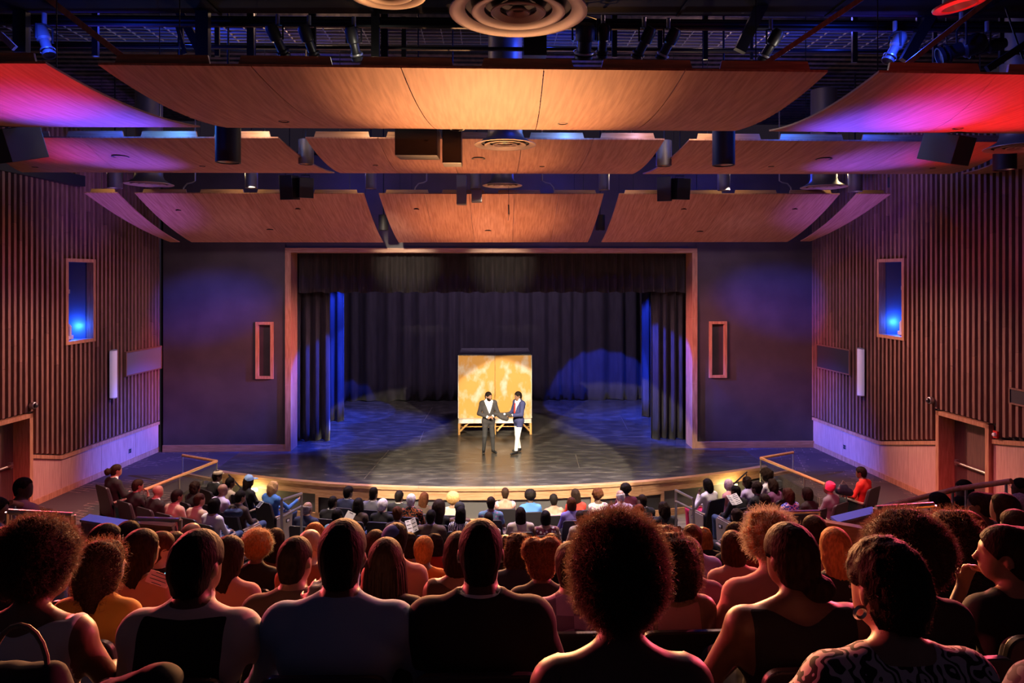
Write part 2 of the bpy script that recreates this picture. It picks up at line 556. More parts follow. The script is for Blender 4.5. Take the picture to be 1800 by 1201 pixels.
for side in ('left', 'right'):
    ns0, ns1, nz0, nz1 = NICHE[side]
    ds0, ds1, dz1 = DOORS[side]
    mb = MB()
    wbox(side, -0.05, ns0, -0.9, WTOP, -0.10, 0.0, mb)
    wbox(side, ns0, ns1, -0.9, nz0, -0.10, 0.0, mb)
    wbox(side, ns0, ns1, nz1, WTOP, -0.10, 0.0, mb)
    wbox(side, ns1, ds0, -0.9, WTOP, -0.10, 0.0, mb)
    wbox(side, ds0, ds1, dz1, WTOP, -0.10, 0.0, mb)
    wbox(side, ds1, SLEN, -0.9, WTOP, -0.10, 0.0, mb)
    wall = struct('wall_' + side, mb, M['wallback'], f'{side} side wall clad in dark vertical timber slats above a wainscot')
    # slats: one object each, chamfered profile
    pitch, wd, dp = 0.152, 0.090, 0.075
    k = 0
    s = 0.0
    while s < SLEN - 0.2:
        a, b = s, s + wd
        zb = cap_z(side, (a + b) / 2) + 0.03
        spans = [(zb, WTOP - 0.02)]
        if b > ns0 - 0.06 and a < ns1 + 0.06:
            spans = [(zb, nz0 - 0.07), (nz1 + 0.07, WTOP - 0.02)]
        if b > ds0 - 0.1 and a < ds1 + 0.1:
            spans = [(max(zb, dz1 + 0.1), WTOP - 0.02)]
        # boards are butted end to end at staggered heights
        jt = 3.0 + (k * 0.37) % 1.2
        for (z0, z1) in spans:
            cuts = [z0] + [c for c in (jt, jt + 2.6) if z0 + 0.2 < c < z1 - 0.2] + [z1]
            for c0, c1 in zip(cuts, cuts[1:]):
                m2 = MB()
                q = []
                for z in (c0 + 0.003, c1 - 0.003):
                    q += [WP(side, a, z, 0.0), WP(side, b, z, 0.0), WP(side, b - 0.012, z, dp), WP(side, a + 0.012, z, dp)]
                m2.hexa(q).build('slat', M['slat'], wall)
        s += pitch
        k += 1
    # wainscot panels, cap rail, baseboard
    cuts = [0.0]
    if side == 'left':
        cuts += [onwall(side, q, 800)[0] for q in (236, 176, 105)] + [ds0 - 0.08]
    else:
        cuts += [onwall(side, q, 800)[0] for q in (1484, 1549, 1599)] + [ds0 - 0.08]
    cuts2 = [ds1 + 0.1, ds1 + 1.1, ds1 + 2.1]
    for seq in (cuts, cuts2):
        for a, b in zip(seq, seq[1:]):
            wbox(side, a + 0.004, b - 0.004, -0.05, 0, 0.0, 0.035, za=cap_z(side, a) - 0.09, zb=cap_z(side, b) - 0.09).build('wainscot_panel', M['wains'], wall)
            mids = [a, b]
            wbox(side, a, b, -0.02, 0.13, 0.0, 0.055).build('baseboard', M['oak'], wall)
            q = []
            for dz in (-0.085, 0.0):
                q += [WP(side, a, cap_z(side, a) + dz, 0), WP(side, b, cap_z(side, b) + dz, 0), WP(side, b, cap_z(side, b) + dz, 0.075), WP(side, a, cap_z(side, a) + dz, 0.075)]
            MB().hexa(q).build('cap_rail', M['oak'], wall)
    # niche: box behind the wall, frame, glassless opening with a lamp inside
    win = empty('window_' + ('1' if side == 'left' else '2'), WP(side, (ns0 + ns1) / 2, nz0, 0))
    tag(win, f'tall oak framed lighting niche glowing blue in the {side} slatted wall', None, None, 'structure')
    mb = MB()
    D = 0.75
    c = lambda s, z, n: WP(side, s, z, n)
    mb.quad(c(ns0, nz0, -D), c(ns1, nz0, -D), c(ns1, nz1, -D), c(ns0, nz1, -D))
    mb.quad(c(ns0, nz0, 0), c(ns0, nz0, -D), c(ns0, nz1, -D), c(ns0, nz1, 0))
    mb.quad(c(ns1, nz0, 0), c(ns1, nz0, -D), c(ns1, nz1, -D), c(ns1, nz1, 0))
    mb.quad(c(ns0, nz0, 0), c(ns1, nz0, 0), c(ns1, nz0, -D), c(ns0, nz0, -D))
    mb.quad(c(ns0, nz1, 0), c(ns1, nz1, 0), c(ns1, nz1, -D), c(ns0, nz1, -D))
    if 'niche' not in M:
        M['niche'] = mat('niche_lining', (0.16, 0.16, 0.20), 0.5)
    mb.build('niche_lining', M['niche'], win)
    fw = 0.075
    for (a, b, z0, z1) in ((ns0 - fw, ns0 + 0.01, nz0 - fw, nz1 + fw), (ns1 - 0.01, ns1 + fw, nz0 - fw, nz1 + fw), (ns0, ns1, nz0 - fw, nz0 + 0.005), (ns0, ns1, nz1 - 0.005, nz1 + fw)):
        wbox(side, a, b, z0, z1, -0.06, 0.115).build('window_frame', M['oak'], win)
    sm = (ns0 + ns1) / 2
    MB().tube([c(sm, nz0, -0.42), c(sm, nz1, -0.42)], 0.018).build('boom_pipe', M['steelblack'], win)
    pl = c(sm - 0.05, nz0 + 0.42, -0.28)
    point('niche_blue_light', c(ns0 + 0.12, nz0 + 0.30, -0.30), 44, (0.01, 0.09, 1.0), 0.05)
    NICHE[side] = (ns0, ns1, nz0, nz1, c(sm, nz0 + 0.16, -0.30))

    # door
    dn = empty('door_' + ('1' if side == 'left' else '2'), WP(side, (ds0 + ds1) / 2, 0, 0))
    tag(dn, f'dark timber exit door with oak frame and push bar on the {side}', None, None, 'structure')
    wbox(side, ds0, ds1, -0.3, dz1, -0.32, -0.27).build('door_leaf', M['doorm'], dn)
    wbox(side, ds0 - 0.07, ds0 + 0.02, -0.3, dz1 + 0.07, -0.28, 0.115).build('door_frame', M['oak'], dn)
    wbox(side, ds1 - 0.02, ds1 + 0.07, -0.3, dz1 + 0.07, -0.28, 0.115).build('door_frame', M['oak'], dn)
    wbox(side, ds0 - 0.07, ds1 + 0.07, dz1 - 0.02, dz1 + 0.07, -0.28, 0.115).build('door_frame', M['oak'], dn)
    pb = MB().tube([WP(side, ds0 + 0.12, 0.98, -0.20), WP(side, ds1 - 0.08, 0.98, -0.20)], 0.028)
    pbo = pb.build('push_bar', M['chrome'], dn, smooth=True)
    for ss in (ds0 + 0.14, ds1 - 0.1):
        wbox(side, ss - 0.03, ss + 0.03, 0.92, 1.04, -0.27, -0.19).build('bar_mount', M['alu'], pbo)

# ---- front walls beside the proscenium
TOPW = 8.6
for side, xa, xb, tn in (('front_left', P(293, 600, YP).x - 0.1, P(503, 600, YP).x, 'left'), ('front_right', P(1224, 600, YP).x, P(1428, 600, YP).x + 0.1, 'right')):
    fx = ((450, 566), (481, 666)) if tn == 'left' else ((1246, 565), (1277, 664))
    f0, f1 = P(*fx[0], YP), P(*fx[1], YP)
    hx0, hx1, hz0, hz1 = f0.x + 0.07, f1.x - 0.07, f1.z + 0.07, f0.z - 0.07
    mb = MB()
    for (a, b, z0, z1) in ((xa, hx0, -0.9, TOPW), (hx1, xb, -0.9, TOPW), (hx0, hx1, -0.9, hz0), (hx0, hx1, hz1, TOPW)):
        mb.box(((a + b) / 2, YP + 0.1, (z0 + z1) / 2), (b - a, 0.2, z1 - z0))
    wl = struct('wall_' + side, mb, M['blackwall'], f'dark painted wall between {tn} slatted wall and the stage opening')
    bb = MB().box(((xa + xb) / 2, YP - 0.02, 0.09), (xb - xa, 0.05, 0.20))
    tag(bb.build('baseboard_' + side, M['oak_h']), f'oak baseboard under the dark wall {tn} of the stage', None, None, 'structure')
    wn = empty('window_' + ('3' if tn == 'left' else '4'), ((f0.x + f1.x) / 2, YP, f1.z))
    tag(wn, f'narrow oak framed dark opening in the painted wall {tn} of stage', None, None, 'structure')
    for (a, b, z0, z1) in ((f0.x, f0.x + 0.08, f1.z, f0.z), (f1.x - 0.08, f1.x, f1.z, f0.z), (f0.x + .08, f1.x - .08, f1.z, f1.z + 0.08), (f0.x + .08, f1.x - .08, f0.z - 0.08, f0.z)):
        MB().box(((a + b) / 2, YP - 0.01, (z0 + z1) / 2), (b - a, 0.09, z1 - z0)).build('window_frame', M['oak'], wn)
    MB().box(((f0.x + f1.x) / 2, YP + 0.12, (f0.z + f1.z) / 2), (f1.x - f0.x, 0.03, f0.z - f1.z)).build('dark_screen', M['blackwall'], wn)

# proscenium frame
pr = empty('trim_2', (0, YP, 0))
tag(pr, 'pale oak frame lining the wide stage opening', None, None, 'structure')
tl, tr_ = P(502, 436, YP), P(1225, 436, YP)
il, ir = P(512, 446, YP), P(1216, 446, YP)
zt, zi = tl.z, P(512, 444, YP).z
for k in range(3):
    z0, z1 = zi * k / 3, zi * (k + 1) / 3 - 0.004
    MB().box(((tl.x + il.x) / 2, YP - 0.01 + 0.01, (z0 + z1) / 2), (il.x - tl.x, 0.10, z1 - z0)).build('face_board', M['oak'], pr)
    MB().box(((tr_.x + ir.x) / 2, YP, (z0 + z1) / 2), (tr_.x - ir.x, 0.10, z1 - z0)).build('face_board', M['oak'], pr)
    MB().box((il.x - 0.03, YP + 0.33, (z0 + z1) / 2), (0.06, 0.56, z1 - z0)).build('reveal_board', M['oak'], pr)
    MB().box((ir.x + 0.03, YP + 0.33, (z0 + z1) / 2), (0.06, 0.56, z1 - z0)).build('reveal_board', M['oak'], pr)
for k in range(4):
    x0, x1 = tl.x + (tr_.x - tl.x) * k / 4, tl.x + (tr_.x - tl.x) * (k + 1) / 4 - 0.004
    MB().box(((x0 + x1) / 2, YP, (zt + zi) / 2), (x1 - x0, 0.10, zt - zi)).build('head_board', M['oak_h'], pr)
    MB().box(((x0 + x1) / 2, YP + 0.33, zi + 0.03), (x1 - x0, 0.56, 0.06)).build('reveal_board', M['oak_h'], pr)
mb = MB().box(((tl.x + tr_.x) / 2, YP + 0.1, (zt + TOPW) / 2), (tr_.x - tl.x, 0.2, TOPW - zt))
struct('wall_front_header', mb, M['blackwall'], 'dark wall strip above the stage opening')
# stage house behind the opening
mb = MB().box((0, 28.75, 3.8), (19.2, 0.2, 9.6))
struct('wall_stage_back', mb, M['black'], 'black rear wall behind the stage backdrop')
for sx in (-1, 1):
    struct('wall_stage_side', MB().box((sx * 9.5, 24.4, 3.8), (0.2, 8.7, 9.6)), M['black'], f'black wall closing the {"left" if sx < 0 else "right"} wing of the stage')
struct('ceiling_stage', MB().box((0, 24.4, 8.6), (19.2, 9.0, 0.1)), M['black'], 'black ceiling above the stage')

# hall roof deck with corrugations, high above the catwalks
mb = MB()
for k in range(60):
    y0 = 3.0 + k * 0.29
    mb.box((0, y0 + 0.07, 9.62), (22, 0.14, 0.06))
mb.box((0, 11.5, 9.72), (22, 17.4, 0.08))
struct('ceiling', mb, M['deck'], 'dark corrugated roof deck high above the catwalks')

# floors of the hall
mb = MB().prism([(-11, 9.6, -1.0), (11, 9.6, -1.0), (11, YP, -1.0), (-11, YP, -1.0)], (0, 0, 0.1))
struct('floor', mb, M['concrete'], 'grey carpeted floor in front of the stage')
# raised walkways at stage level along both side walls
RAIL = {}
for side, sg in (('left', -1), ('right', 1)):
    A, d, nrm = WALLS[side]
    far = WP(side, 0, 0)
    near = WP(side, 8.8, 0)
    if side == 'left':
        c1, c2, c3 = PZ(382, 826, 0), PZ(300, 884, 0), PZ(230, 945, 0)
        st = PZ(420, 796, 0)
    else:
        c1, c2, c3 = PZ(1340, 818, 0), PZ(1455, 884, 0), PZ(1520, 945, 0)
        st = PZ(1305, 789, 0)
    for q in (c1, c2, c3, st, far, near):
        q.z = -0.9
    pol = [far, Vector((st.x, YP - 0.05, -0.9)), c1, c2, c3, near]
    if side == 'right':
        pol = pol[::-1]
    struct('floor_walkway_' + side, MB().prism(pol, (0, 0, 0.9 if False else 0.897)), M['carpet'], f'patterned carpet walkway beside the {side} wall at stage level')
    RAIL[side] = (c1, c2, c3)


# ================================================================== CEILING
def zc(px, py, Y):
    return P(px, py, Y)


def cloud_panel(near, far, Yn, Yf, sag, label, seams=(), ny=14, nb=3, boards=True, flip=None, holes=(), col=None):
    """one curved acoustic panel hung from the roof: near / far are pixel pairs ((x0, y0), (x1, y1))
    of its near and far edges, at depths Yn and Yf; sag: how far its middle bellies down"""
    n0, n1 = P(*near[0], Yn), P(*near[1], Yn)
    f0, f1 = P(*far[0], Yf), P(*far[1], Yf)
    root = empty('acoustic_panel', ((n0.x + n1.x + f0.x + f1.x) / 4, (Yn + Yf) / 2, (n0.z + f0.z) / 2))
    tag(root, label, 'ceiling panel', 'curved wooden acoustic panels under the ceiling')
    cuts = [0.0] + list(seams) + [1.0]

    def pt(u, t, dz=0.0):
        a = n0.lerp(n1, u)
        b = f0.lerp(f1, u)
        q = a.lerp(b, t)
        q.z += -4 * sag * t * (1 - t) + dz
        return q
    for ua, ub in zip(cuts, cuts[1:]):
        g = 0.0007 if len(cuts) > 2 else 0
        ua2, ub2 = ua + (g if ua > 0 else 0), ub - (g if ub < 1 else 0)
        mb = MB()
        nx = 6
        idx = {}
        for lay, dz in ((0, 0.0), (1, 0.022)):
            for j in range(ny + 1):
                for i in range(nx + 1):
                    idx[lay, i, j] = len(mb.v)
                    mb.v.append(tuple(pt(ua2 + (ub2 - ua2) * i / nx, j / ny, dz)))
        for j in range(ny):
            for i in range(nx):
                mb.f.append((idx[0, i, j], idx[0, i + 1, j], idx[0, i + 1, j + 1], idx[0, i, j + 1]))
                mb.f.append((idx[1, i, j], idx[1, i, j + 1], idx[1, i + 1, j + 1], idx[1, i + 1, j]))
        for j in range(ny):
            for i in (0, nx):
                mb.f.append((idx[0, i, j], idx[0, i, j + 1], idx[1, i, j + 1], idx[1, i, j]))
        for i in range(nx):
            for j in (0, ny):
                mb.f.append((idx[0, i, j], idx[0, i + 1, j], idx[1, i + 1, j], idx[1, i, j]))
        mb.build('curved_board', col or M['cloud'], root, smooth=True)
    if boards:
        wid = (n1 - n0).length
        nbd = max(1, int(round(wid / 1.25)))
        for k in range(nbd):
            ua, ub = (k + 0.10) / nbd, (k + 0.88) / nbd
            a, b = pt(ua, 0.02, 0.022), pt(ub, 0.02, 0.022)
            mb = MB()
            mb.hexa([a, b, b + Vector((0, 0.03, 0)), a + Vector((0, 0.03, 0)),
                     a + Vector((0.03, 0.01, 0.11)), b + Vector((-0.03, 0.01, 0.11)), b + Vector((-0.03, 0.04, 0.11)), a + Vector((0.03, 0.04, 0.11))])
            mb.build('edge_stiffener', M['oak_h'], root)
        for u in (0.08, 0.92):
            for t in (0.15, 0.85):
                a = pt(u, t, 0.02)
                MB().tube([a, (a.x, a.y, 9.6)], 0.006, 5).build('hanger_rod', M['steelblack'], root)
    for (hx, hy, r) in holes:
        # find u, t on the panel that projects to the pixel
        best = None
        for i in range(41):
            for j in range(41):
                q = pt(i / 40, j / 40)
                d = q - Vector((0, 0, CAMZ))
                xx, yy, zz = d.x * CT - d.y * ST, d.x * ST + d.y * CT, d.z
                e = (900 + FPX * xx / yy - hx) ** 2 + (HY - FPX * zz / yy - hy) ** 2
                if best is None or e < best[0]:
                    best = (e, q)
        q = best[1]
        mb = MB().lathe([(r, 0.012), (r * 1.12, -0.004), (r * 0.85, -0.006), (r * 0.8, 0.05), (0.001, 0.05)], q, 20)
        mb.build('light_opening', M['black'], root, smooth=True)
    return root


# nearest cloud
Y1n, Y1f, Y2n, Y2f, Y3n, Y3f = 6.6, 9.2, 10.9, 13.7, 15.6, 18.6
cloud_panel(((172, 114), (1455, 127)), ((398, 224.5), (1290, 230.5)), Y1n, Y1f, 0.10, 'wide curved wooden ceiling panel nearest the audience, glowing orange in its middle',
            seams=(0.205, 0.408, 0.604, 0.80), holes=((497, 217, 0.06), (992, 219, 0.06), (812, 227, 0.09)))
cloud_panel(((-330, 110), (80, 112)), ((-180, 223), (352, 224)), Y1n, Y1f, 0.10, 'curved ceiling panel lit red and blue at upper left', seams=(0.5,), holes=())
cloud_panel(((1545, 127.5), (1960, 134)), ((1352, 231), (1890, 236)), Y1n, Y1f, 0.10, 'curved ceiling panel lit bright red at upper right', seams=(0.5,), holes=((1683, 226.5, 0.06),))
# middle cloud
cloud_panel(((-30, 242), (489, 243)), ((40, 303), (588, 304.5)), Y2n, Y2f, 0.09, 'left ceiling panel of the middle row with purple glow', seams=(0.33, 0.67), holes=((209, 277, 0.13), (64, 291, 0.05), (355, 291, 0.05)))
cloud_panel(((537, 243), (1168, 246)), ((598, 304.5), (1112, 306)), Y2n, Y2f, 0.09, 'centre ceiling panel of the middle row, orange, behind round air diffuser', seams=(0.2, 0.4, 0.6, 0.8), holes=((836, 278.5, 0.11), (659, 292, 0.045), (949, 292, 0.045)))
cloud_panel(((1212, 246.5), (1790, 250)), ((1130, 306), (1668, 306)), Y2n, Y2f, 0.09, 'right ceiling panel of the middle row with purple and red glow', seams=(0.33, 0.67), holes=((1449, 281, 0.13), (1354, 291, 0.05), (1638, 294, 0.05)))
cloud_panel(((1812, 250), (2000, 252)), ((1690, 306), (1900, 308)), Y2n, Y2f, 0.09, 'small outer ceiling panel at the right edge, middle row')
# far cloud, sloping down to the stage opening
cloud_panel(((148, 339.5), (207, 339.5)), ((300, 426), (316, 426)), Y3n, Y3f, 0.10, 'narrow curved ceiling wing far left beside slatted wall')
cloud_panel(((237, 340), (640, 341)), ((337, 426), (674, 426.5)), Y3n, Y3f, 0.10, 'left ceiling panel of the far row above the stage opening', seams=(0.25, 0.5, 0.75), holes=((315, 367, 0.06), (522, 367.5, 0.06), (474, 405, 0.08)))
cloud_panel(((666, 341), (1061, 341.5)), ((701, 426.5), (1033, 426)), Y3n, Y3f, 0.10, 'centre ceiling panel of the far row above the stage opening', seams=(0.2, 0.4, 0.6, 0.8), holes=((730, 368, 0.06), (854, 406.5, 0.08)))
cloud_panel(((1088, 341.5), (1476, 341.5)), ((1057, 426), (1384, 425.5)), Y3n, Y3f, 0.10, 'right ceiling panel of the far row above the stage opening', seams=(0.25, 0.5, 0.75), holes=((1200, 369, 0.06), (1399, 369, 0.06), (1229, 406, 0.08)))
cloud_panel(((1505, 341.5), (1566, 341.5)), ((1407, 424.5), (1424, 424.5)), Y3n, Y3f, 0.10, 'narrow curved ceiling wing far right beside slatted wall')

# dark soffits between the middle row and the side walls
for sx, pa, pb in ((-1, (0, 299), (150, 328)), (1, (1800, 309), (1560, 330))):
    a, b = P(*pa, 14.3), P(*pb, 16.5)
    mb = MB().prism([(a.x, a.y, a.z), (b.x, b.y, b.z), (b.x + sx * 2.0, b.y, b.z), (a.x + sx * 1.0, a.y, a.z)], (0, 0, 0.25))
    struct('trim_' + ('3' if sx < 0 else '4'), mb, M['black'], f'black soffit where the {"left" if sx < 0 else "right"} wall meets the ceiling')


def diffuser(px, py, Y, R, label, neck=0.5):
    c = P(px, py, Y)
    root = empty('air_diffuser', c)
    tag(root, label, 'air vent', 'round ceiling air diffusers')
    # nested cones
    for k, (r0, r1) in enumerate(((0.78, 1.0), (0.50, 0.68), (0.27, 0.40), (0.09, 0.17))):
        prof = [(r0 * R, 0.10 * R), (r0 * R * 0.99, 0.06 * R), (r1 * R * 0.93, 0.0), (r1 * R, 0.012 * R), (r1 * R, 0.03 * R), (r1 * R * 0.93, 0.03 * R), (r0 * R, 0.10 * R)]
        mb = MB().lathe(prof, c, 48)
        mb.build('diffuser_ring', M['diff'], root, smooth=True)
    MB().lathe([(0.80 * R, 0.10 * R), (0.02, 0.12 * R)], c, 32).build('diffuser_back', M['black'], root, smooth=True)
    MB().lathe([(0.97 * R, 0.03 * R), (0.80 * R, 0.12 * R), (0.62 * R, 0.24 * R), (0.56 * R, 0.40 * R), (0.55 * R, neck), (0.55 * R, 2.2)], c, 40).build('duct_neck', M['duct'], root, smooth=True)
    return root


diffuser(911, 25, 4.6, 0.464, 'large round air diffuser with nested rings at the top centre')
diffuser(888, 256, 10.25, 0.464, 'round air diffuser hanging before the middle wooden panel')
diffuser(883, 327, 15.1, 0.44, 'small far round air diffuser above the centre of far panels')
diffuser(1448, 330, 15.2, 0.50, 'far round air diffuser above the right far panel')
diffuser(262, 325, 15.2, 0.50, 'far round air diffuser above the left far panel')
diffuser(1795, 261, 10.3, 0.50, 'round air diffuser at the right edge under the ceiling')
diffuser(680, -9, 5.2, 0.30, 'pale round ceiling vent cut off at the top edge')


def cylinder_lamp(px, ytop, ybot, Y, wpx, label, col=None, ztop=None):
    c = P(px, ybot, Y)
    t = P(px, ytop, Y)
    r = wpx / 2 * Y / FPX
    root = empty('pendant_downlight', c)
    tag(root, label, 'ceiling light', 'cylindrical pendant downlights')
    h = (t.z if ztop is None else ztop) - c.z
    MB().lathe([(r * 0.80, 0.05), (r * 0.86, 0.0), (r, 0.0), (r, h), (0.01, h)], c, 28).build('housing', col or M['black'], root, smooth=True)
    MB().lathe([(r * 0.84, 0.012), (r * 0.55, 0.10), (0.005, 0.12)], c, 24).build('reflector', M['chrome'], root, smooth=True)
    MB().tube([c + Vector((0, 0, h)), (c.x, c.y, 9.58)], 0.016, 8).build('stem', M['steelblack'], root)
    return c


cylinder_lamp(401, 222, 286, 9.9, 42, 'big black cylinder downlight hanging left of the speakers')
cylinder_lamp(1272, 226, 291, 9.9, 39, 'big black cylinder downlight hanging right of centre')
cylinder_lamp(1766, 270, 299, 11.0, 36, 'black cylinder downlight at the far right edge')
for px, y0, y1, Y, wd, lab in ((538, 246, 289, 12.0, 26, 'grey cylinder downlight in the left gap of middle row'), (1167, 248, 292, 12.0, 27, 'grey cylinder downlight in the right gap of middle row')):
    cylinder_lamp(px, y0, y1, Y, wd, lab, M['grey'])
for px, y0, y1, wd, lab in ((202, 300, 331, 24, 'leftmost grey cylinder lamp behind far panels'), (442, 300, 331, 21, 'grey cylinder lamp behind far panels, near twin speakers on left'),
                            (652, 300, 332, 19, 'dark cylinder lamp between left and centre far panels, upper'), (836, 300, 332, 19, 'grey cylinder lamp beside the far centre diffuser'),
                            (1062, 300, 334, 19, 'grey cylinder lamp between centre and right far panels, upper'), (1272, 300, 335, 22, 'cylinder lamp behind the right far panel'),
                            (1503, 300, 337, 24, 'rightmost grey cylinder lamp behind far panels')):
    cylinder_lamp(px, y0, y1, 15.0, wd, lab, M['grey'])
for px, lab in ((674, 'small black lamp in the left gap of far panels'), (1055, 'small black lamp in the right gap of far panels')):
    cylinder_lamp(px, 378, 405, 17.2, 17, lab)


def speaker(px0, px1, py0, py1, Y, depth, label, tilt=0.0, yaw=0.0, mt=None, taper=0.0, rod=True):
    c = P((px0 + px1) / 2, (py0 + py1) / 2, Y)
    wd = (px1 - px0) * Y / FPX
    hg = (py1 - py0) * Y / FPX
    root = empty('loudspeaker', (c.x, c.y, c.z - hg / 2))
    tag(root, label, 'speaker', 'black loudspeakers hung under the ceiling')
    R = (Matrix.Rotation(yaw, 3, 'Z') @ Matrix.Rotation(tilt, 3, 'X'))
    mb = MB()
    q = []
    for z in (-1, 1):
        for x, y in ((-1, -1), (1, -1), (1, 1), (-1, 1)):
            tx = 1 - (taper if y > 0 else 0)
            q.append(c + R @ Vector((x * wd / 2 * tx, y * depth / 2, z * hg / 2)))
    mb.hexa(q).build('cabinet', mt or M['blackplastic'], root, bevel=0.008)
    mb = MB()
    mb.box(c + R @ Vector((0, depth / 2 + 0.002, 0)), (wd * 0.9 * (1 - taper), 0.012, hg * 0.94), R)
    mb.build('front_grille', M['grill2'], root)
    mb = MB().tube([c + Vector((-wd * .3, 0, hg / 2)), c + Vector((-wd * .3, 0, hg / 2 + 0.06)), c + Vector((wd * .3, 0, hg / 2 + 0.06)), c + Vector((wd * .3, 0, hg / 2))], 0.012, 6)
    mb.build('bracket', M['steelblack'], root)
    MB().tube([c + Vector((0, 0, hg / 2 + 0.05)), (c.x, c.y, 9.6)], 0.012, 6).build('hanging_rod', M['steelblack'], root)


speaker(699, 771, 228, 277, 9.7, 0.55, 'wide black loudspeaker box hanging left of centre', 0.06)
speaker(779, 812, 228, 290, 9.75, 0.35, 'narrow black loudspeaker beside the wide loudspeaker')
speaker(3, 56, 226, 282, 9.4, 0.5, 'tilted black loudspeaker at the left edge', 0.30, -0.45)
speaker(1637, 1690, 236, 286, 9.4, 0.5, 'tilted black loudspeaker at right under red panel', 0.30, 0.45)
speaker(497, 521, 309, 351, 15.2, 0.34, 'black speaker of the left hanging pair, left one', 0.1, -0.2)
speaker(525, 549, 313, 348, 15.2, 0.34, 'black speaker of the left hanging pair, right one', 0.1, 0.4)
speaker(1156, 1180, 311, 354, 15.2, 0.34, 'black speaker of the right hanging pair, left one', 0.1, -0.3)
speaker(1182, 1208, 314, 351, 15.2, 0.34, 'black speaker of the right hanging pair, right one', 0.1, 0.3)
speaker(803, 820, 309, 360, 15.1, 0.28, 'tall slim grey speaker before the far centre panel', 0.0, 0, M['grey'])
speaker(829, 847, 333, 356, 15.1, 0.25, 'small brown speaker box beside slim grey speaker', 0.0, 0, M['duct'])
# hanging microphone
mc = P(894, 392, 15.2)
mic = empty('hanging_microphone', mc)
tag(mic, 'thin black microphone hanging on a cable before far centre panel', 'microphone')
MB().tube([(P(894, 310, 15.2).x, 15.2, 9.58), P(894, 360, 15.2)], 0.005, 5).build('cable', M['black'], mic)
MB().tube([P(894, 360, 15.2), P(894.5, 377, 15.2)], 0.014, 8).build('body', M['black'], mic)
MB().tube([P(894.5, 377, 15.2), P(893, 388, 15.2)], 0.005, 5).build('gooseneck', M['black'], mic)

# ---- catwalk steelwork above the near panels
cw = empty('catwalk', (0, 9.5, 7.6))
tag(cw, 'black steel catwalk with rails and grating above the wooden panels', 'catwalk')
for py, Y, r in ((15, 8.6, 0.045), (31, 8.8, 0.03), (37, 8.7, 0.05), (43, 8.6, 0.03), (82, 9.4, 0.03), (80, 12.2, 0.05), (88, 12.4, 0.04), (17, 12.6, 0.05), (52, 11.5, 0.03)):
    a, b = P(-160, py - 3, Y), P(1960, py + 12 if Y < 10 else py + 6, Y)
    MB().tube([a, b], r, 8).build('rail_pipe', M['steelblack'], cw)
M['trace'] = mat('galvanised_grating', (0.30, 0.26, 0.25), 0.45, metal=0.4)
za = P(900, 61, 10.6).z
for k in range(7):
    y = 10.2 + k * 0.14
    MB().box((0, y, za), (19, 0.02, 0.03)).build('grating_bar', M['trace'], cw)
for k in range(64):
    MB().box((-9.4 + k * 0.297, 10.62, za + 0.0), (0.012, 0.86, 0.02)).build('grating_bar', M['trace'], cw)
for px, y0, y1, Y, wd in ((38, 0, 90, 8.4, 22), (168, 10, 96, 9.0, 10), (357, 0, 96, 8.4, 22), (441, 10, 96, 9.2, 12), (549, 10, 96, 9.2, 12), (382, 40, 96, 9.6, 8), (660, 10, 98, 8.6, 14), (676, 12, 98, 9.4, 12), (710, 30, 98, 9.4, 8), (1080, 10, 98, 9.2, 9),
                          (1240, 20, 102, 9.0, 8), (1306, 0, 20, 8.4, 5), (1321, 45, 102, 9.4, 5), (1502, 20, 107, 9.2, 9), (1614, 0, 60, 8.7, 7), (1643, 10, 107, 9.0, 7), (1760, 20, 109, 9.2, 8), (318, 40, 96, 9.6, 9), (940, 60, 98, 9.4, 40), (1160, 40, 98, 9.6, 8)):
    a, b = P(px, y0, Y), P(px, y1 + 3, Y)
    MB().bar(b, a, wd * Y / FPX, wd * Y / FPX * 0.6, (0, 1, 0)).build('post', M['steelblack'], cw)
for (x0, y0), (x1, y1), Y, wd in (((80, -6), (224, 106), 7.4, 10), ((1520, -6), (1330, 122), 7.4, 9), ((1745, -6), (1585, 120), 7.4, 9), ((310, 10), (352, 90), 8.8, 14), ((308, 35), (326, 95), 9.2, 6), ((1345, -4), (1300, 90), 8.2, 20), ((1640, 20), (1590, 108), 8.6, 18), ((0, 60), (26, 85), 7.6, 10), ((1763, 0), (1798, 104), 8.2, 3), ((1860, 40), (1735, 122), 7.4, 12)):
    a, b = P(x0, y0, Y), P(x1, y1, Y)
    MB().bar(a, b, wd * Y / FPX, wd * Y / FPX * 0.6, (0, 1, 0)).build('diagonal_brace', M['oak'] if wd in (9, 10) else M['steelblack'], cw)
# big black duct closing the very top of the view
dk = empty('ceiling_duct', (0, 7.2, 8.0))
tag(dk, 'long black box duct along the top edge', 'duct')
a, b = P(-200, -30, 8.2), P(2000, -22, 8.2)
MB().bar(a, b, 0.5, 0.5).build('duct_body', M['duct_black'], dk)
for k in range(9):
    q = a.lerp(b, k / 8)
    MB().bar(q - Vector((0.02, 0, 0)), q + Vector((0.02, 0, 0)), 0.54, 0.54).build('flange', M['duct_black'], dk)

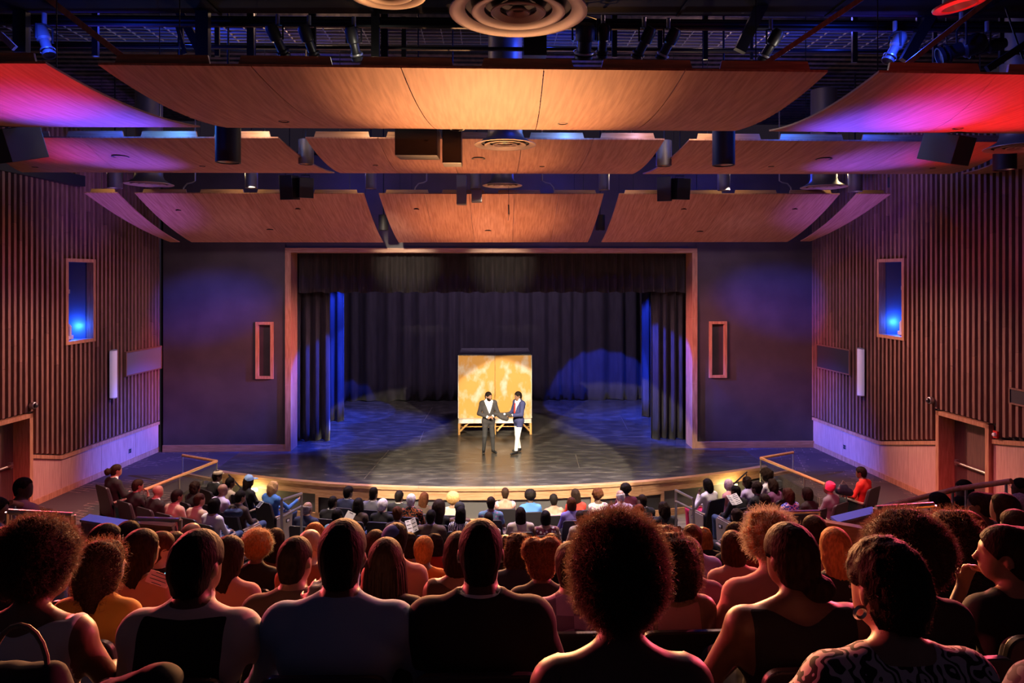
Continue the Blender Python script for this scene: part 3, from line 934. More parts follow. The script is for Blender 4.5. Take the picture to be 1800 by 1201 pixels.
# red lit recessed ceiling can at upper right
c = P(1687, 10, 5.4)
can = empty('recessed_downlight', c)
tag(can, 'recessed downlight with red lit rim at the upper right', 'ceiling light')
ax = Vector((-0.15, 0.02, 1))
M['redlitrim'] = mat('red_lit_rim', (0.65, 0.10, 0.09), 0.35)  # red light on the ring is put into its base colour
MB().lathe([(0.125, 0.02), (0.13, -0.01), (0.19, 0.0), (0.195, 0.015), (0.125, 0.02)], c, 32, ax).build('trim_ring', M['redlitrim'], can, smooth=True)
MB().lathe([(0.126, 0.0), (0.10, 0.12), (0.02, 0.15)], c, 32, ax).build('reflector_cone', M['chrome'], can, smooth=True)
point('red_can_light', c - Vector((0.02, 0.12, 0.22)), 5, (1.0, 0.05, 0.05), 0.04)


def fixture(px, py, Y, length, aim, label, m=None, lit=None, r=0.085):
    "theatre spotlight: barrel, lens tube, rear cap, yoke, clamp"
    c = P(px, py, Y)
    root = empty('stage_spotlight', c)
    tag(root, label, 'spotlight', 'theatre spotlights clamped to the catwalk')
    d = Vector(aim).normalized()
    m = m or M['blackplastic']
    MB().lathe([(0.01, -length * 0.5), (r * 0.7, -length * 0.5), (r, -length * 0.38), (r, -length * 0.05), (r * 0.72, 0.0), (r * 0.72, length * 0.38), (r * 0.95, length * 0.42), (r * 0.95, length * 0.5), (r * 0.8, length * 0.5), (r * 0.78, length * 0.44), (0.005, length * 0.43)], c, 20, d).build('barrel', m, root, smooth=True)
    side = d.cross(Vector((0, 0, 1))).normalized()
    top = c + Vector((0, 0, r * 2.6))
    MB().tube([c + side * r * 1.25, c + side * r * 1.25 + Vector((0, 0, r * 2.2)), top, c - side * r * 1.25 + Vector((0, 0, r * 2.2)), c - side * r * 1.25], 0.012, 6).build('yoke', M['steelblack'], root)
    MB().tube([top, top + Vector((0, 0, 0.12))], 0.025, 8).build('clamp', M['alu'], root)
    MB().lathe([(r * 1.02, length * 0.30), (r * 1.06, length * 0.33), (r * 1.02, length * 0.36)], c, 20, d).build('lens_ring', M['alu'] if lit else M['steelblack'], root, smooth=True)
    return c, d


FX = [(78, 72, 7.9, (0.45, -0.2, -1), 'blue lit spotlight at upper left corner', M['grey'], True),
      (488, 72, 8.2, (0.4, 0.6, -1), 'black spotlight with blue edge left of upper centre', None, False),
      (543, 74, 8.2, (0.3, 0.6, -1), 'black spotlight next to the blue edged spotlight', None, False),
      (622, 76, 8.2, (0.15, 0.7, -1), 'spotlight with bright lens ring left of the large diffuser', None, True),
      (1028, 72, 8.2, (0, 0.7, -1), 'wide black spotlight right of the large diffuser', None, True),
      (1060, 72, 8.3, (0, 0.7, -1), 'slim black spotlight behind the wide spotlight', None, False),
      (1132, 76, 8.2, (-0.5, 0.6, -1), 'black spotlight leaning left, right of upper centre', None, False),
      (1175, 78, 8.2, (-0.5, 0.6, -1), 'second black spotlight leaning left with blue lens', None, True),
      (1355, 80, 8.2, (-0.45, 0.6, -1), 'spotlight with white glowing rings at upper right', None, True),
      (1573, 84, 8.0, (-0.6, -0.1, -1), 'blue lit spotlight at upper right', M['grey'], True),
      (1690, 86, 7.9, (-1, 0.3, -0.35), 'big black spotlight in shadow at the upper right corner', None, False),
      (1735, 84, 8.0, (-1, 0.3, -0.25), 'black spotlight at the far upper right', None, False)]
for k, (px, py, Y, aim, lab, m, lit) in enumerate(FX):
    fixture(px, py, Y, 0.40 if k != 10 else 0.5, aim, lab, m, lit, 0.075 if k not in (4, 10) else 0.12)
# lamps on the catwalk that catch fixtures and steel
point('catwalk_blue_light', P(80, 60, 7.6), 26, BLUE, 0.05)
point('catwalk_blue_light', P(1590, 70, 7.7), 30, BLUE, 0.05)
point('catwalk_blue_light', P(330, 45, 10.0), 40, BLUE, 0.1)
point('catwalk_blue_light', P(960, 70, 9.9), 26, BLUE, 0.1)
point('catwalk_blue_light', P(1480, 45, 9.4), 40, BLUE, 0.1)
point('catwalk_warm_light', P(560, 30, 11.2), 50, (1.0, 0.6, 0.4), 0.2)
point('catwalk_warm_light', P(1250, 35, 11.2), 50, (0.9, 0.55, 0.6), 0.2)
point('catwalk_warm_light', P(1395, 92, 8.0), 3, (1.0, 0.9, 0.7), 0.05)
point('catwalk_warm_light', P(640, 92, 8.0), 3, (1.0, 0.9, 0.7), 0.05)
# light spilling along the top of the middle and far rows
for px, Y, pw, col in ((295, 10.75, 26, (0.05, 0.25, 1.0)), (1000, 10.75, 30, (0.08, 0.25, 1.0)), (1130, 10.75, 8, (0.8, 0.6, 1.0)), (450, 10.75, 14, WARM), (645, 10.75, 9, WARM), (1225, 10.75, 16, WARM), (1400, 10.75, 20, (0.02, 0.12, 1.0)), (190, 10.75, 14, (0.02, 0.08, 1.0)), (1550, 10.75, 12, (0.02, 0.08, 1.0)), (880, 10.6, 8, (0.02, 0.08, 1.0))):
    q = P(px, 243, Y)
    point('cove_light', (q.x, Y - 0.15, q.z + 0.20), pw * 1.3, col, 0.04)
for px in (190, 420, 640, 880, 1100, 1290, 1480):
    q = P(px, 340, 15.3)
    point('cove_light', (q.x, 15.25, q.z + 0.45), 10, (1.0, 0.72, 0.38), 0.06)
for px in (560, 1000, 1330):
    q = P(px, 320, 17.5)
    point('loft_blue_light', (q.x, 17.2, q.z + 0.5), 80, BLUE, 0.1)

# ---- house lamps and added spots that light panels, walls and seats
# warm and rose spots added at stage edge, standing in for stage bounce
spot('warm_bounce_fill', (0.0, 16.0, -0.25), (0.05, 8.1, 7.0), 16000, (1.0, 0.46, 0.17), 22, 1.0, 0.15)
spot('warm_bounce_fill', (0.0, 16.0, -0.25), (-0.2, 12.2, 7.0), 3600, (1.0, 0.45, 0.17), 26, 1.0, 0.15)
spot('warm_bounce_fill', (0.0, 15.6, -0.25), (-0.2, 17.0, 6.3), 2800, (1.0, 0.47, 0.19), 40, 1.0, 0.15)
spot('warm_bounce_fill', (0.3, 15.9, -0.25), (0.25, 4.6, 6.9), 1100, (1.0, 0.50, 0.30), 9, 0.8, 0.1)  # added to brighten the large air diffuser
for x in (-3.4, 0.0, 3.4):
    spot('rose_bounce_fill', (x, 16.0, -0.25), (x * 1.25, 10.2, 7.0), 430, (1.0, 0.34, 0.25), 62, 0.9, 0.2)
    spot('rose_bounce_fill', (x * 1.2, 15.4, -0.25), (x * 1.4, 17.0, 6.5), 400, (1.0, 0.36, 0.30), 96, 0.9, 0.2)
spot('panel_red_light', (-6.6, 11.4, 2.2), P(-50, 130, 7.0), 2300, RED, 25, 1.0, 0.15)
spot('panel_red_light', (6.6, 11.4, 2.2), P(1810, 160, 7.4), 3800, RED, 33, 1.0, 0.15)
spot('panel_blue_light', (-5.0, 12.4, 2.2), P(150, 200, 8.5), 12000, (0.07, 0.05, 1.0), 20, 1.0, 0.15)
spot('panel_blue_light', (5.0, 12.4, 2.2), P(1555, 195, 8.4), 12000, (0.08, 0.05, 1.0), 20, 1.0, 0.15)
spot('panel_blue_light', (-5.6, 15.2, 1.0), P(215, 283, 12.2), 6000, (0.16, 0.07, 1.0), 19, 1.0, 0.15)
spot('panel_blue_light', (5.6, 15.2, 1.0), P(1525, 285, 12.2), 6000, (0.16, 0.07, 1.0), 19, 1.0, 0.15)
spot('panel_red_light', (-6.6, 14.2, 1.6), P(60, 262, 11.4), 900, RED, 22, 1.0, 0.15)
spot('panel_red_light', (6.6, 14.2, 1.6), P(1690, 262, 11.4), 900, RED, 22, 1.0, 0.15)
spot('panel_violet_light', (-5.8, 13.6, 0.8), P(215, 365, 16.2), 2000, (0.30, 0.13, 1.0), 34, 1.0, 0.15)
spot('panel_violet_light', (5.8, 13.6, 0.8), P(1500, 365, 16.2), 2000, (0.30, 0.13, 1.0), 34, 1.0, 0.15)
# wall washers near the stage corners, so that the slats stand out
for sx in (-1, 1):
    spot('wall_wash_light', (sx * 4.6, 18.9, 5.7), (sx * 9.9, 14.2, 1.9), 2300, (1.0, 0.47, 0.33), 46, 1.0, 0.10)
    spot('wall_wash_light', (sx * 4.2, 18.9, 5.7), (sx * 9.6, 17.4, 3.2), 620, (0.80, 0.34, 0.62), 74, 1.0, 0.10)
    spot('wall_red_light', (sx * 4.0, 17.5, 5.6), (sx * 9.9, 13.6, 4.0), 420, (1.0, 0.12, 0.14), 50, 1.0, 0.10)
    spot('wall_blue_light', (-sx * 5.2, 17.6, 5.6), (sx * 9.5, 18.9, 0.4), 32000, (0.09, 0.12, 1.0), 18, 1.0, 0.1)
    spot('frontwall_wash_light', (sx * 5.6, 14.6, 6.6), (sx * 7.4, 19.9, 2.4), 420, (0.90, 0.62, 0.75), 80, 1.0, 0.2)
# amber light on the audience from the header over the stage: it rims heads and shoulders
for x in (-3.6, 0.0, 3.6):
    spot('house_amber_light', (x, 19.2, 5.75), (x * 0.6, 3.5, 3.2), 15000, (1.0, 0.40, 0.15), 27, 0.6, 0.10)
for x in (-2.4, 2.4):
    spot('house_down_light', (x, 10.2, 7.0), (x * 0.8, 4.8, 2.4), 1000, (1.0, 0.50, 0.36), 66, 1.0, 0.12)
spot('house_blue_light', (-1.0, 10.0, 7.1), (-1.0, 2.4, 3.8), 900, (0.25, 0.35, 1.0), 30, 1.0, 0.12)
# red side light skimming along the rows
spot('house_red_light', (-8.9, 12.8, 5.4), (-1.6, 3.0, 3.7), 9000, (1.0, 0.10, 0.10), 34, 1.0, 0.10)
spot('house_red_light', (8.9, 12.8, 5.4), (1.6, 3.0, 3.7), 9000, (1.0, 0.09, 0.14), 34, 1.0, 0.10)
for x in (-5.2, 0.0, 5.2):
    spot('front_seat_light', (x, 14.9, 7.0), (x * 1.05, 14.1, 0.2), 3800 if x else 3000, (1.0, 0.76, 0.60), 84, 1.0, 0.12)
spot('front_seat_violet_light', (-2.5, 17.2, 6.0), (-2.0, 14.0, 0.2), 2300, (0.42, 0.30, 1.0), 84, 1.0, 0.12)
spot('front_seat_violet_light', (2.5, 17.2, 6.0), (2.0, 14.0, 0.2), 2300, (0.42, 0.30, 1.0), 84, 1.0, 0.12)
for sx in (-1, 1):
    spot('side_red_light', (sx * 3.0, 9.2, 6.8), (sx * 8.0, 13.4, 0.2), 4200, (1.0, 0.10, 0.14), 34, 1.0, 0.12)


# ================================================================== WALL FITTINGS
def wall_thing(name, side, s, z, label, cat, group=None):
    e = empty(name, WP(side, s, z, 0))
    tag(e, label, cat, group)
    return e


for side, (x0, y0), (x1, y1) in (('left', (194, 615), (205, 700)), ('right', (1508, 612), (1518, 696))):
    s0, zt = onwall(side, (x0 + x1) / 2, y0, 0.15)
    s1, zb = onwall(side, (x0 + x1) / 2, y1, 0.15)
    s = (s0 + s1) / 2
    e = wall_thing('wall_sconce', side, s, zb, f'long white half-round wall lamp on the {side} slatted wall', 'wall lamp', 'white wall lamps')
    mb = MB()
    prof = []
    for k in range(13):
        an = PI * k / 12
        prof.append((0.11 * math.cos(an), 0.12 + 0.11 * math.sin(an)))
    mb.prism([WP(side, s + a, zb, b) for a, b in prof], (0, 0, zt - zb))
    M.setdefault('sconce', mat('sconce_acrylic_glow', (0.8, 0.78, 0.84), 0.4, emit=(0.62, 0.50, 1.0), es=0.16))  # dim violet emission put in for the purple light the shade reflects
    mb.build('shade', M['sconce'], e, smooth=True)
    wbox(side, s - 0.10, s + 0.10, zb + 0.02, zt - 0.02, 0.09, 0.121).build('back_plate', M['blackplastic'], e)
    for zz in (zb, zt - 0.02):
        MB().prism([WP(side, s + a * 1.04, zz, b * 1.02) for a, b in prof], (0, 0, 0.02)).build('end_cap', M['alu'], e)
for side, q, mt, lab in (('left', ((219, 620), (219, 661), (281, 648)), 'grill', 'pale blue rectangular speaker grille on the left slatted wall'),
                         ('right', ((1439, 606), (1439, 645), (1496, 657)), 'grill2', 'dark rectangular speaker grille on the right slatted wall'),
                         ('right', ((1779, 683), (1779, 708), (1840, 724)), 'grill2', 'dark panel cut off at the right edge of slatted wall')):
    (s0, z1), (_, z0), (s1, _z) = onwall(side, *q[0], 0.07), onwall(side, *q[1], 0.07), onwall(side, *q[2], 0.07)
    a, b = min(s0, s1), max(s0, s1)
    e = wall_thing('wall_speaker', side, (a + b) / 2, z0, lab, 'speaker', 'rectangular wall speakers')
    wbox(side, a, b, z0, z1, 0.09, 0.115).build('grille', M[mt], e)
    for (u0, u1, v0, v1) in ((a - .02, a + .01, z0 - .02, z1 + .02), (b - .01, b + .02, z0 - .02, z1 + .02), (a, b, z0 - .02, z0 + .01), (a, b, z1 - .01, z1 + .02)):
        wbox(side, u0, u1, v0, v1, 0.08, 0.13).build('frame', M['slat'], e)
for side, px, py in (('left', 60, 713), ('right', 1634, 704)):
    s, z = onwall(side, px, py, 0.15)
    e = wall_thing('security_camera', side, s, z, f'small round security camera on the {side} slatted wall', 'camera', 'round wall cameras')
    nrm = WALLS[side][2]
    MB().lathe([(0.075, 0.09), (0.08, 0.13), (0.075, 0.17), (0.06, 0.18)], WP(side, s, z, 0), 20, nrm).build('housing', M['alu'], e, smooth=True)
    MB().lathe([(0.058, 0.18), (0.045, 0.215), (0.02, 0.23), (0.001, 0.233)], WP(side, s, z, 0), 20, nrm).build('dome', M['blackplastic'], e, smooth=True)
s, z = onwall('right', 1753, 764, 0.08)
e = wall_thing('fire_alarm', 'right', s, z - 0.1, 'red fire alarm sounder beside the right door', 'alarm')
wbox('right', s - 0.05, s + 0.05, z - 0.07, z + 0.07, 0.09, 0.13).build('base', M['redp'], e)
MB().lathe([(0.04, 0.13), (0.035, 0.17), (0.001, 0.18)], WP('right', s, z, 0), 16, WALLS['right'][2]).build('strobe', M['white'], e, smooth=True)
for side, px, py in (('left', 228, 793), ('right', 1485, 786)):
    s, z = onwall(side, px, py, 0.03)
    e = wall_thing('power_outlet', side, s, z, f'small double power outlet on the {side} wainscot', 'outlet', 'wainscot outlets')
    wbox(side, s - 0.06, s + 0.06, z - 0.06, z + 0.06, 0.03, 0.042).build('plate', M['alu'], e)
    for dz in (-0.028, 0.028):
        wbox(side, s - 0.035, s + 0.035, z + dz - 0.02, z + dz + 0.02, 0.042, 0.047).build('socket', M['black'], e)
# moving-head lamps standing in the two blue niches
for side in ('left', 'right'):
    c = NICHE[side][4]
    e = empty('moving_head_lamp', c - Vector((0, 0, 0.15)))
    tag(e, f'white moving-head stage lamp inside the {side} blue niche', 'stage lamp', 'lamps in the wall niches')
    MB().box(c - Vector((0, 0, 0.10)), (0.26, 0.26, 0.10)).build('base', M['white'], e, bevel=0.01)
    for k in (-1, 1):
        MB().box(c + Vector((0.12 * k, 0, 0.05)), (0.03, 0.08, 0.22)).build('yoke_arm', M['white'], e)
    MB().lathe([(0.001, -0.13), (0.07, -0.12), (0.09, -0.03), (0.085, 0.10), (0.07, 0.13), (0.001, 0.12)], c + Vector((0, 0, 0.10)), 20, (0.3 if side == 'left' else -0.3, 0.8, 0.5)).build('head', M['white'], e, smooth=True)
    for zz in (1.0, 1.9):
        MB().box(c + Vector((0, 0.05, zz)), (0.12, 0.10, 0.10)).build('pipe_clamp', M['alu'], e)

# ================================================================== STAGE


def drape(name, x0, x1, Y, z0, z1, pleat, amp, m, label, flare=0.0, ang=0.0, cat='curtain', group=None, seed=1, piv=None, hem=True):
    rg = random.Random(seed)
    nx = max(8, int((x1 - x0) / pleat * 10))
    nz = 10
    phs = [0.0]
    for i in range(nx):
        phs.append(phs[-1] + (0.6 + 0.8 * (0.5 + 0.5 * math.sin(i * 0.13 + seed) * math.sin(i * 0.041 + 2 * seed))) * 2 * PI / 10 * 1.0)
    R = Matrix.Rotation(ang, 3, 'Z')
    c = Vector(((x0 + x1) / 2, Y, 0))
    v, f = [], []
    for j in range(nz + 1):
        t = j / nz
        z = z0 + (z1 - z0) * t
        for i in range(nx + 1):
            u = i / nx
            a = amp * (1.0 - 0.35 * t) * (1 + flare * (1 - t))
            y = a * (math.sin(phs[i]) + 0.35 * math.sin(2 * phs[i] + 0.7 + 0.5 * t) + 0.25 * math.sin(0.37 * phs[i] + seed))
            xx = x0 + (x1 - x0) * u + 0.25 * a * math.cos(phs[i])
            zz = z + (0.02 * math.sin(phs[i] * 0.5 + seed) if j == 0 else 0)
            q = c + R @ (Vector((xx, Y + y, zz)) - c)
            v.append(tuple(q))
    for j in range(nz):
        for i in range(nx):
            a = j * (nx + 1) + i
            f.append((a, a + 1, a + nx + 2, a + nx + 1))
    me = bpy.data.meshes.new(name)
    me.from_pydata(v, [], f)
    me.polygons.foreach_set('use_smooth', [True] * len(me.polygons))
    root = empty(name, (c.x, c.y, z0))
    tag(root, label, cat, group)
    o = link_mesh('cloth', me, m, root)
    sm = o.modifiers.new('thick', 'SOLIDIFY')
    sm.thickness = 0.012
    pa = c + R @ (Vector((x0, Y, z1)) - c)
    pb = c + R @ (Vector((x1, Y, z1)) - c)
    MB().tube([pa, pb], 0.025, 8).build('batten', M['steelblack'], root)
    for t in (0.1, 0.5, 0.9):
        q = pa.lerp(pb, t)
        MB().tube([q, (q.x, q.y, 8.56)], 0.006, 5).build('lift_line', M['steelblack'], root)
    return root


drape('back_curtain', -8.4, 8.0, 27.7, 0.015, 7.4, 0.62, 0.10, M['velvet2'], 'tall dark pleated curtain across the back of the stage', seed=3)
drape('valance_curtain', P(519, 480, 20.7).x - 0.3, P(1212, 480, 20.7).x + 0.3, 20.7, P(860, 514, 20.7).z, 6.4, 0.30, 0.055, M['velvet'], 'short black pleated valance across the top of the stage opening', flare=0.6, seed=5)
drape('leg_curtain', P(522, 600, 21.0).x - 0.9, P(577, 600, 21.0).x, 21.1, 0.015, 6.6, 0.26, 0.09, M['velvet'], 'near velvet side curtain at the left of the stage', seed=7)
drape('leg_curtain', P(1144, 600, 21.0).x, P(1210, 600, 21.0).x + 0.9, 21.0, 0.015, 6.6, 0.26, 0.09, M['velvet'], 'near velvet side curtain at the right of the stage', seed=9)
drape('leg_curtain', P(578, 600, 23.9).x - 1.6, P(604, 600, 23.9).x, 23.9, 0.015, 6.6, 0.34, 0.08, M['velvet2'], 'second side curtain catching blue light on the left', seed=11)
drape('leg_curtain', P(1128, 600, 24.3).x, P(1142, 600, 24.3).x + 1.8, 24.3, 0.015, 6.6, 0.34, 0.08, M['velvet2'], 'second side curtain catching blue light on the right', seed=13)

# upright plywood platform on a timber undercarriage
YB = 21.9
b0, b1 = P(806, 762, YB), P(934, 762, YB)
zl0, zl1 = P(870, 742, YB).z, P(870, 735, YB).z
ztop = P(870, 625, YB).z
cx, wB, dB = (b0.x + b1.x) / 2, b1.x - b0.x, 2.0
bx = empty('plywood_platform', (cx, YB + dB / 2, 0))
tag(bx, 'tall worn plywood platform standing on timber legs at centre stage', 'platform')
for k in (-1, 1):
    hx = cx + k * wB / 4
    MB().box((hx, YB + 0.035, (zl1 + ztop) / 2), (wB / 2 - 0.012, 0.07, ztop - zl1)).build('front_panel', M['ply'], bx)
    MB().box((hx, YB + dB / 2, ztop + 0.012), (wB / 2 - 0.012, dB, 0.03)).build('top_panel', M['plytop'], bx)
    MB().box((hx, YB - 0.02, (zl0 + zl1) / 2), (wB / 2 - 0.008, 0.34, zl1 - zl0)).build('ledge', M['plywhite'], bx)
    MB().box((cx + k * (wB / 2 - 0.02), YB + dB / 2, (zl1 + ztop) / 2), (0.03, dB - 0.1, ztop - zl1)).build('side_panel', M['ply'], bx)
    MB().box((hx, YB + dB - 0.03, (zl1 + ztop) / 2), (wB / 2 - 0.012, 0.04, ztop - zl1)).build('back_panel', M['ply'], bx)
    MB().box((hx, YB + 0.55, 0.20), (wB / 2 - 0.06, 0.9, 0.025)).build('lower_board', M['plyleg'], bx)
    MB().bar((cx + k * (wB / 2 - 0.05), YB - 0.08, 0.10), (cx + k * (wB / 2 - 0.05) - k * 0.26, YB - 0.04, zl0 - 0.02), 0.05, 0.07, (0, 1, 0)).build('brace', M['plyleg'], bx)
    MB().bar((cx + k * 0.06, YB - 0.08, 0.10), (cx + k * 0.30, YB - 0.04, zl0 - 0.02), 0.05, 0.07, (0, 1, 0)).build('brace', M['plyleg'], bx)
for xx in (cx - wB / 2 + 0.03, cx, cx + wB / 2 - 0.03):
    for yy in (YB - 0.13, YB + dB - 0.15):
        MB().box((xx, yy, zl0 / 2), (0.065, 0.07, zl0)).build('leg', M['plyleg'], bx)
for xx in (cx - wB / 2 - 0.008, cx + wB / 2 + 0.008):
    MB().box((xx, YB + 0.03, (zl1 + ztop) / 2), (0.015, 0.09, ztop - zl1)).build('edge_strip', M['plywhite'], bx)

# ================================================================== RAILS NEAR THE STAGE


def guard(name, pts, r, m, label, cat='handrail', posts=(), panes=(), group=None, pm=None):
    root = empty(name, Vector(pts[0]))
    tag(root, label, cat, group)
    for a, b in zip(pts, pts[1:]):
        MB().tube([a, b], r, 12).build('rail', m, root, smooth=True)
    for a, b in posts:
        MB().tube([a, b], r * 0.5 if pm is None else r, 8).build('post', pm or M['alu'], root, smooth=True)
    for q in panes:
        MB().prism(q, Vector((0.0, 0.012, 0))).build('glass_pane', M['glass'], root)
    return root


for side, pp in (('left', ((321, 800.5), (381, 811), (253, 862))), ('right', ((1394, 795.5), (1337, 805.5), (1488, 867)))):
    zr = 0.50
    A, B, C = (PZ(*q, zr) for q in pp)
    dn = lambda q, z: Vector((q.x, q.y, z))
    mid = B.lerp(C, 0.55)
    guard('wooden_handrail', [A, B, C], 0.035, M['handrail'], f'round wooden handrail on glass beside the {side} walkway',
          posts=[(A, dn(A, 0.0)), (B, dn(B, -0.3)), (mid, dn(mid, 0.0)), (C, dn(C, -0.3))],
          panes=[[dn(A, 0.02), dn(B, 0.02), dn(B, 0.42), dn(A, 0.42)], [dn(B, 0.02), dn(C, 0.02), dn(C, 0.42), dn(B, 0.42)]], group='wooden handrails')
    # oak kerb and steps down at the stage corner
    k = MB().bar(dn(A, 0.03), dn(A.lerp(B, 0.98), 0.03), 0.10, 0.07)
    tag(k.build('kerb_board', M['oak_h']), f'oak kerb board under the {side} handrail', 'kerb')
    sx = -1 if side == 'left' else 1
    x_c = XL if side == 'left' else XR
    stp = empty('stage_steps', (x_c, 17.0, -0.9))
    tag(stp, f'lit steps down from the walkway at the {side} stage corner', 'steps')
    for i in range(4):
        MB().box((x_c + sx * (0.10 - 0.30 * (3 - i) * 1.0) - sx * 0.2, lip(x_c) - 0.45, -0.9 + 0.09 + i * 0.2), (0.32, 1.1, 0.18 + 0.0)).build('step', M['riser'], stp)
    q = Vector((x_c - sx * 1.15, lip(x_c - sx * 1.15) - 0.30, -0.42))
    lamp = empty('step_light', q)
    tag(lamp, f'small warm step light under the {side} end of stage edge', 'light')
    M.setdefault('stepglow', mat('step_light_lens', (1, 0.9, 0.6), 0.4, emit=(1.0, 0.78, 0.35), es=6.0))
    MB().box(q + Vector((0, 0.24, 0.08)), (0.30, 0.03, 0.05)).build('lens', M['stepglow'], lamp)
    MB().box(q + Vector((0, 0.26, 0.08)), (0.34, 0.02, 0.09)).build('bezel', M['alu'], lamp)
    point('step_lamp', q, 42, (1.0, 0.74, 0.30), 0.06)

# metal tube rails at the aisle heads
for name, T1, T2, B1, B2, Y1, Y2, lab in (('left', (495, 880), (530, 868), 946, 905, 11.2, 12.6, 'steel tube aisle rail at the front left aisle'), ('right', (1188, 862), (1219, 878), 905, 920, 12.8, 11.6, 'steel tube aisle rail at the front right aisle')):
    a, b = P(*T1, Y1), P(*T2, Y2)
    a2, b2 = P(T1[0], B1, Y1), P(T2[0], B2, Y2)
    m1, m2 = a.lerp(a2, 0.45), b.lerp(b2, 0.45 if name == 'right' else 0.6)
    g = guard('aisle_rail', [a, b], 0.024, M['chrome'], lab, posts=[(a, (a.x, a.y, -0.9)), (b, (b.x, b.y, -0.9))], group='steel aisle rails', pm=M['chrome'])
    MB().tube([m1, m2], 0.022, 10).build('rail', M['chrome'], g, smooth=True)
for pts, ybs, Y, lab in ((((240, 912), (317, 914)), (955, 955), 8.2, 'low steel tube rail before wooden parapet on the left'),
                         (((1310, 903), (1440, 900)), (960, 950), 8.2, 'low steel tube rail behind pink shirted person on the right'),
                         (((15, 900), (128, 906)), (960, 960), 6.4, 'yellowish steel rail at the far left edge'),
                         (((1540, 894), (1641, 888)), (980, 970), 5.9, 'yellowish steel rail beside the person with raised fingers at right')):
    a, b = P(*pts[0], Y), P(*pts[1], Y)
    zf = 3.03 - 0.33 * round((Y - 1.8) / 0.9)
    a2, b2 = Vector((a.x, a.y, zf)), Vector((b.x, b.y, zf))
    g = guard('aisle_rail', [a, b], 0.026, M['chrome'], lab, posts=[(a, a2), (b, b2)], group='steel aisle rails', pm=M['chrome'])
    MB().tube([a.lerp(a2, 0.6), b.lerp(b2, 0.6)], 0.022, 10).build('rail', M['chrome'], g, smooth=True)
# sloping rails of the side ramps
M['purplerail'] = M['handrail']
for a, b, lab in ((P(18, 884, 8.6), P(88, 898, 9.6), 'sloping ramp handrail by the pink shirted person far left'), (P(1545, 893, 9.4), P(1690, 858, 8.8), 'sloping ramp handrail at right, lower part'), (P(1690, 858.5, 8.8), P(1778, 846, 8.2), 'sloping ramp handrail at right, upper red part')):
    guard('ramp_handrail', [a, b], 0.034, M['handrail'], lab, posts=[(a.lerp(b, 0.1), a.lerp(b, 0.1) - Vector((0, 0, 0.9))), (a.lerp(b, 0.9), a.lerp(b, 0.9) - Vector((0, 0, 0.9)))], group='ramp handrails')
# parapets with blue-lit ledges either side of the cross aisle
for sx, pa, pb, Y, lab in ((-1, (140, 914), (232, 928), 9.2, 'parapet with blue lit ledge left of centre seats'), (1, (1474, 918), (1548, 900), 9.2, 'parapet with blue lit ledge right of centre seats')):
    a, b = P(*pa, Y), P(*pb, Y)
    e = empty('parapet', (a.x, a.y, a.z - 0.9))
    tag(e, lab, 'parapet')
    mb = MB().hexa([a + Vector((0, 0, -0.03)), b + Vector((0, 0, -0.03)), b + Vector((0, 0.22, -0.03)), a + Vector((0, 0.22, -0.03)), a, b, b + Vector((0, 0.22, 0)), a + Vector((0, 0.22, 0))])
    mb.build('ledge', M['ledgewhite'], e)
    mb = MB().hexa([a + Vector((0, 0.03, -1.6)), b + Vector((0, 0.03, -1.6)), b + Vector((0, 0.20, -1.6)), a + Vector((0, 0.20, -1.6)), a + Vector((0, 0.03, -.03)), b + Vector((0, 0.03, -.03)), b + Vector((0, 0.20, -.03)), a + Vector((0, 0.20, -.03))])
    mb.build('body', M['wains'], e)
    spot('ledge_blue_light', (a.x * 0.55, Y + 0.8, 6.8), a.lerp(b, 0.5), 700, (0.04, 0.12, 1.0), 12, 0.8, 0.1)
for (x0, y0), (x1, y1), hb, Y, lab in (((243, 924), (303, 929), 970, 8.6, 'oak parapet board behind low rail on the left'), ((1448, 922), (1560, 940), 990, 7.6, 'oak parapet board beside blue lit ledge on the right')):
    a, b = P(x0, y0, Y), P(x1, y1, Y)
    e = empty('parapet_board', (a.x, a.y, a.z - 0.5))
    tag(e, lab, 'parapet')
    MB().hexa([a + Vector((0, 0, -1.2)), b + Vector((0, 0, -1.2)), b + Vector((0, .06, -1.2)), a + Vector((0, .06, -1.2)), a, b, b + Vector((0, .06, 0)), a + Vector((0, .06, 0))]).build('board', M['oak_h'], e)
    MB().hexa([a + Vector((0, -.02, 0)), b + Vector((0, -.02, 0)), b + Vector((0, .10, 0)), a + Vector((0, .10, 0)), a + Vector((0, -.02, .03)), b + Vector((0, -.02, .03)), b + Vector((0, .10, .03)), a + Vector((0, .10, .03))]).build('cap', M['oak_h'], e)


# ================================================================== PEOPLE: smooth bodies from distance fields
F32 = np.float32


def smin(a, b, k):
    if k <= 0:
        return np.minimum(a, b)
    h = np.clip(0.5 + 0.5 * (b - a) / k, 0, 1)
    return b + (a - b) * h - k * h * (1 - h)


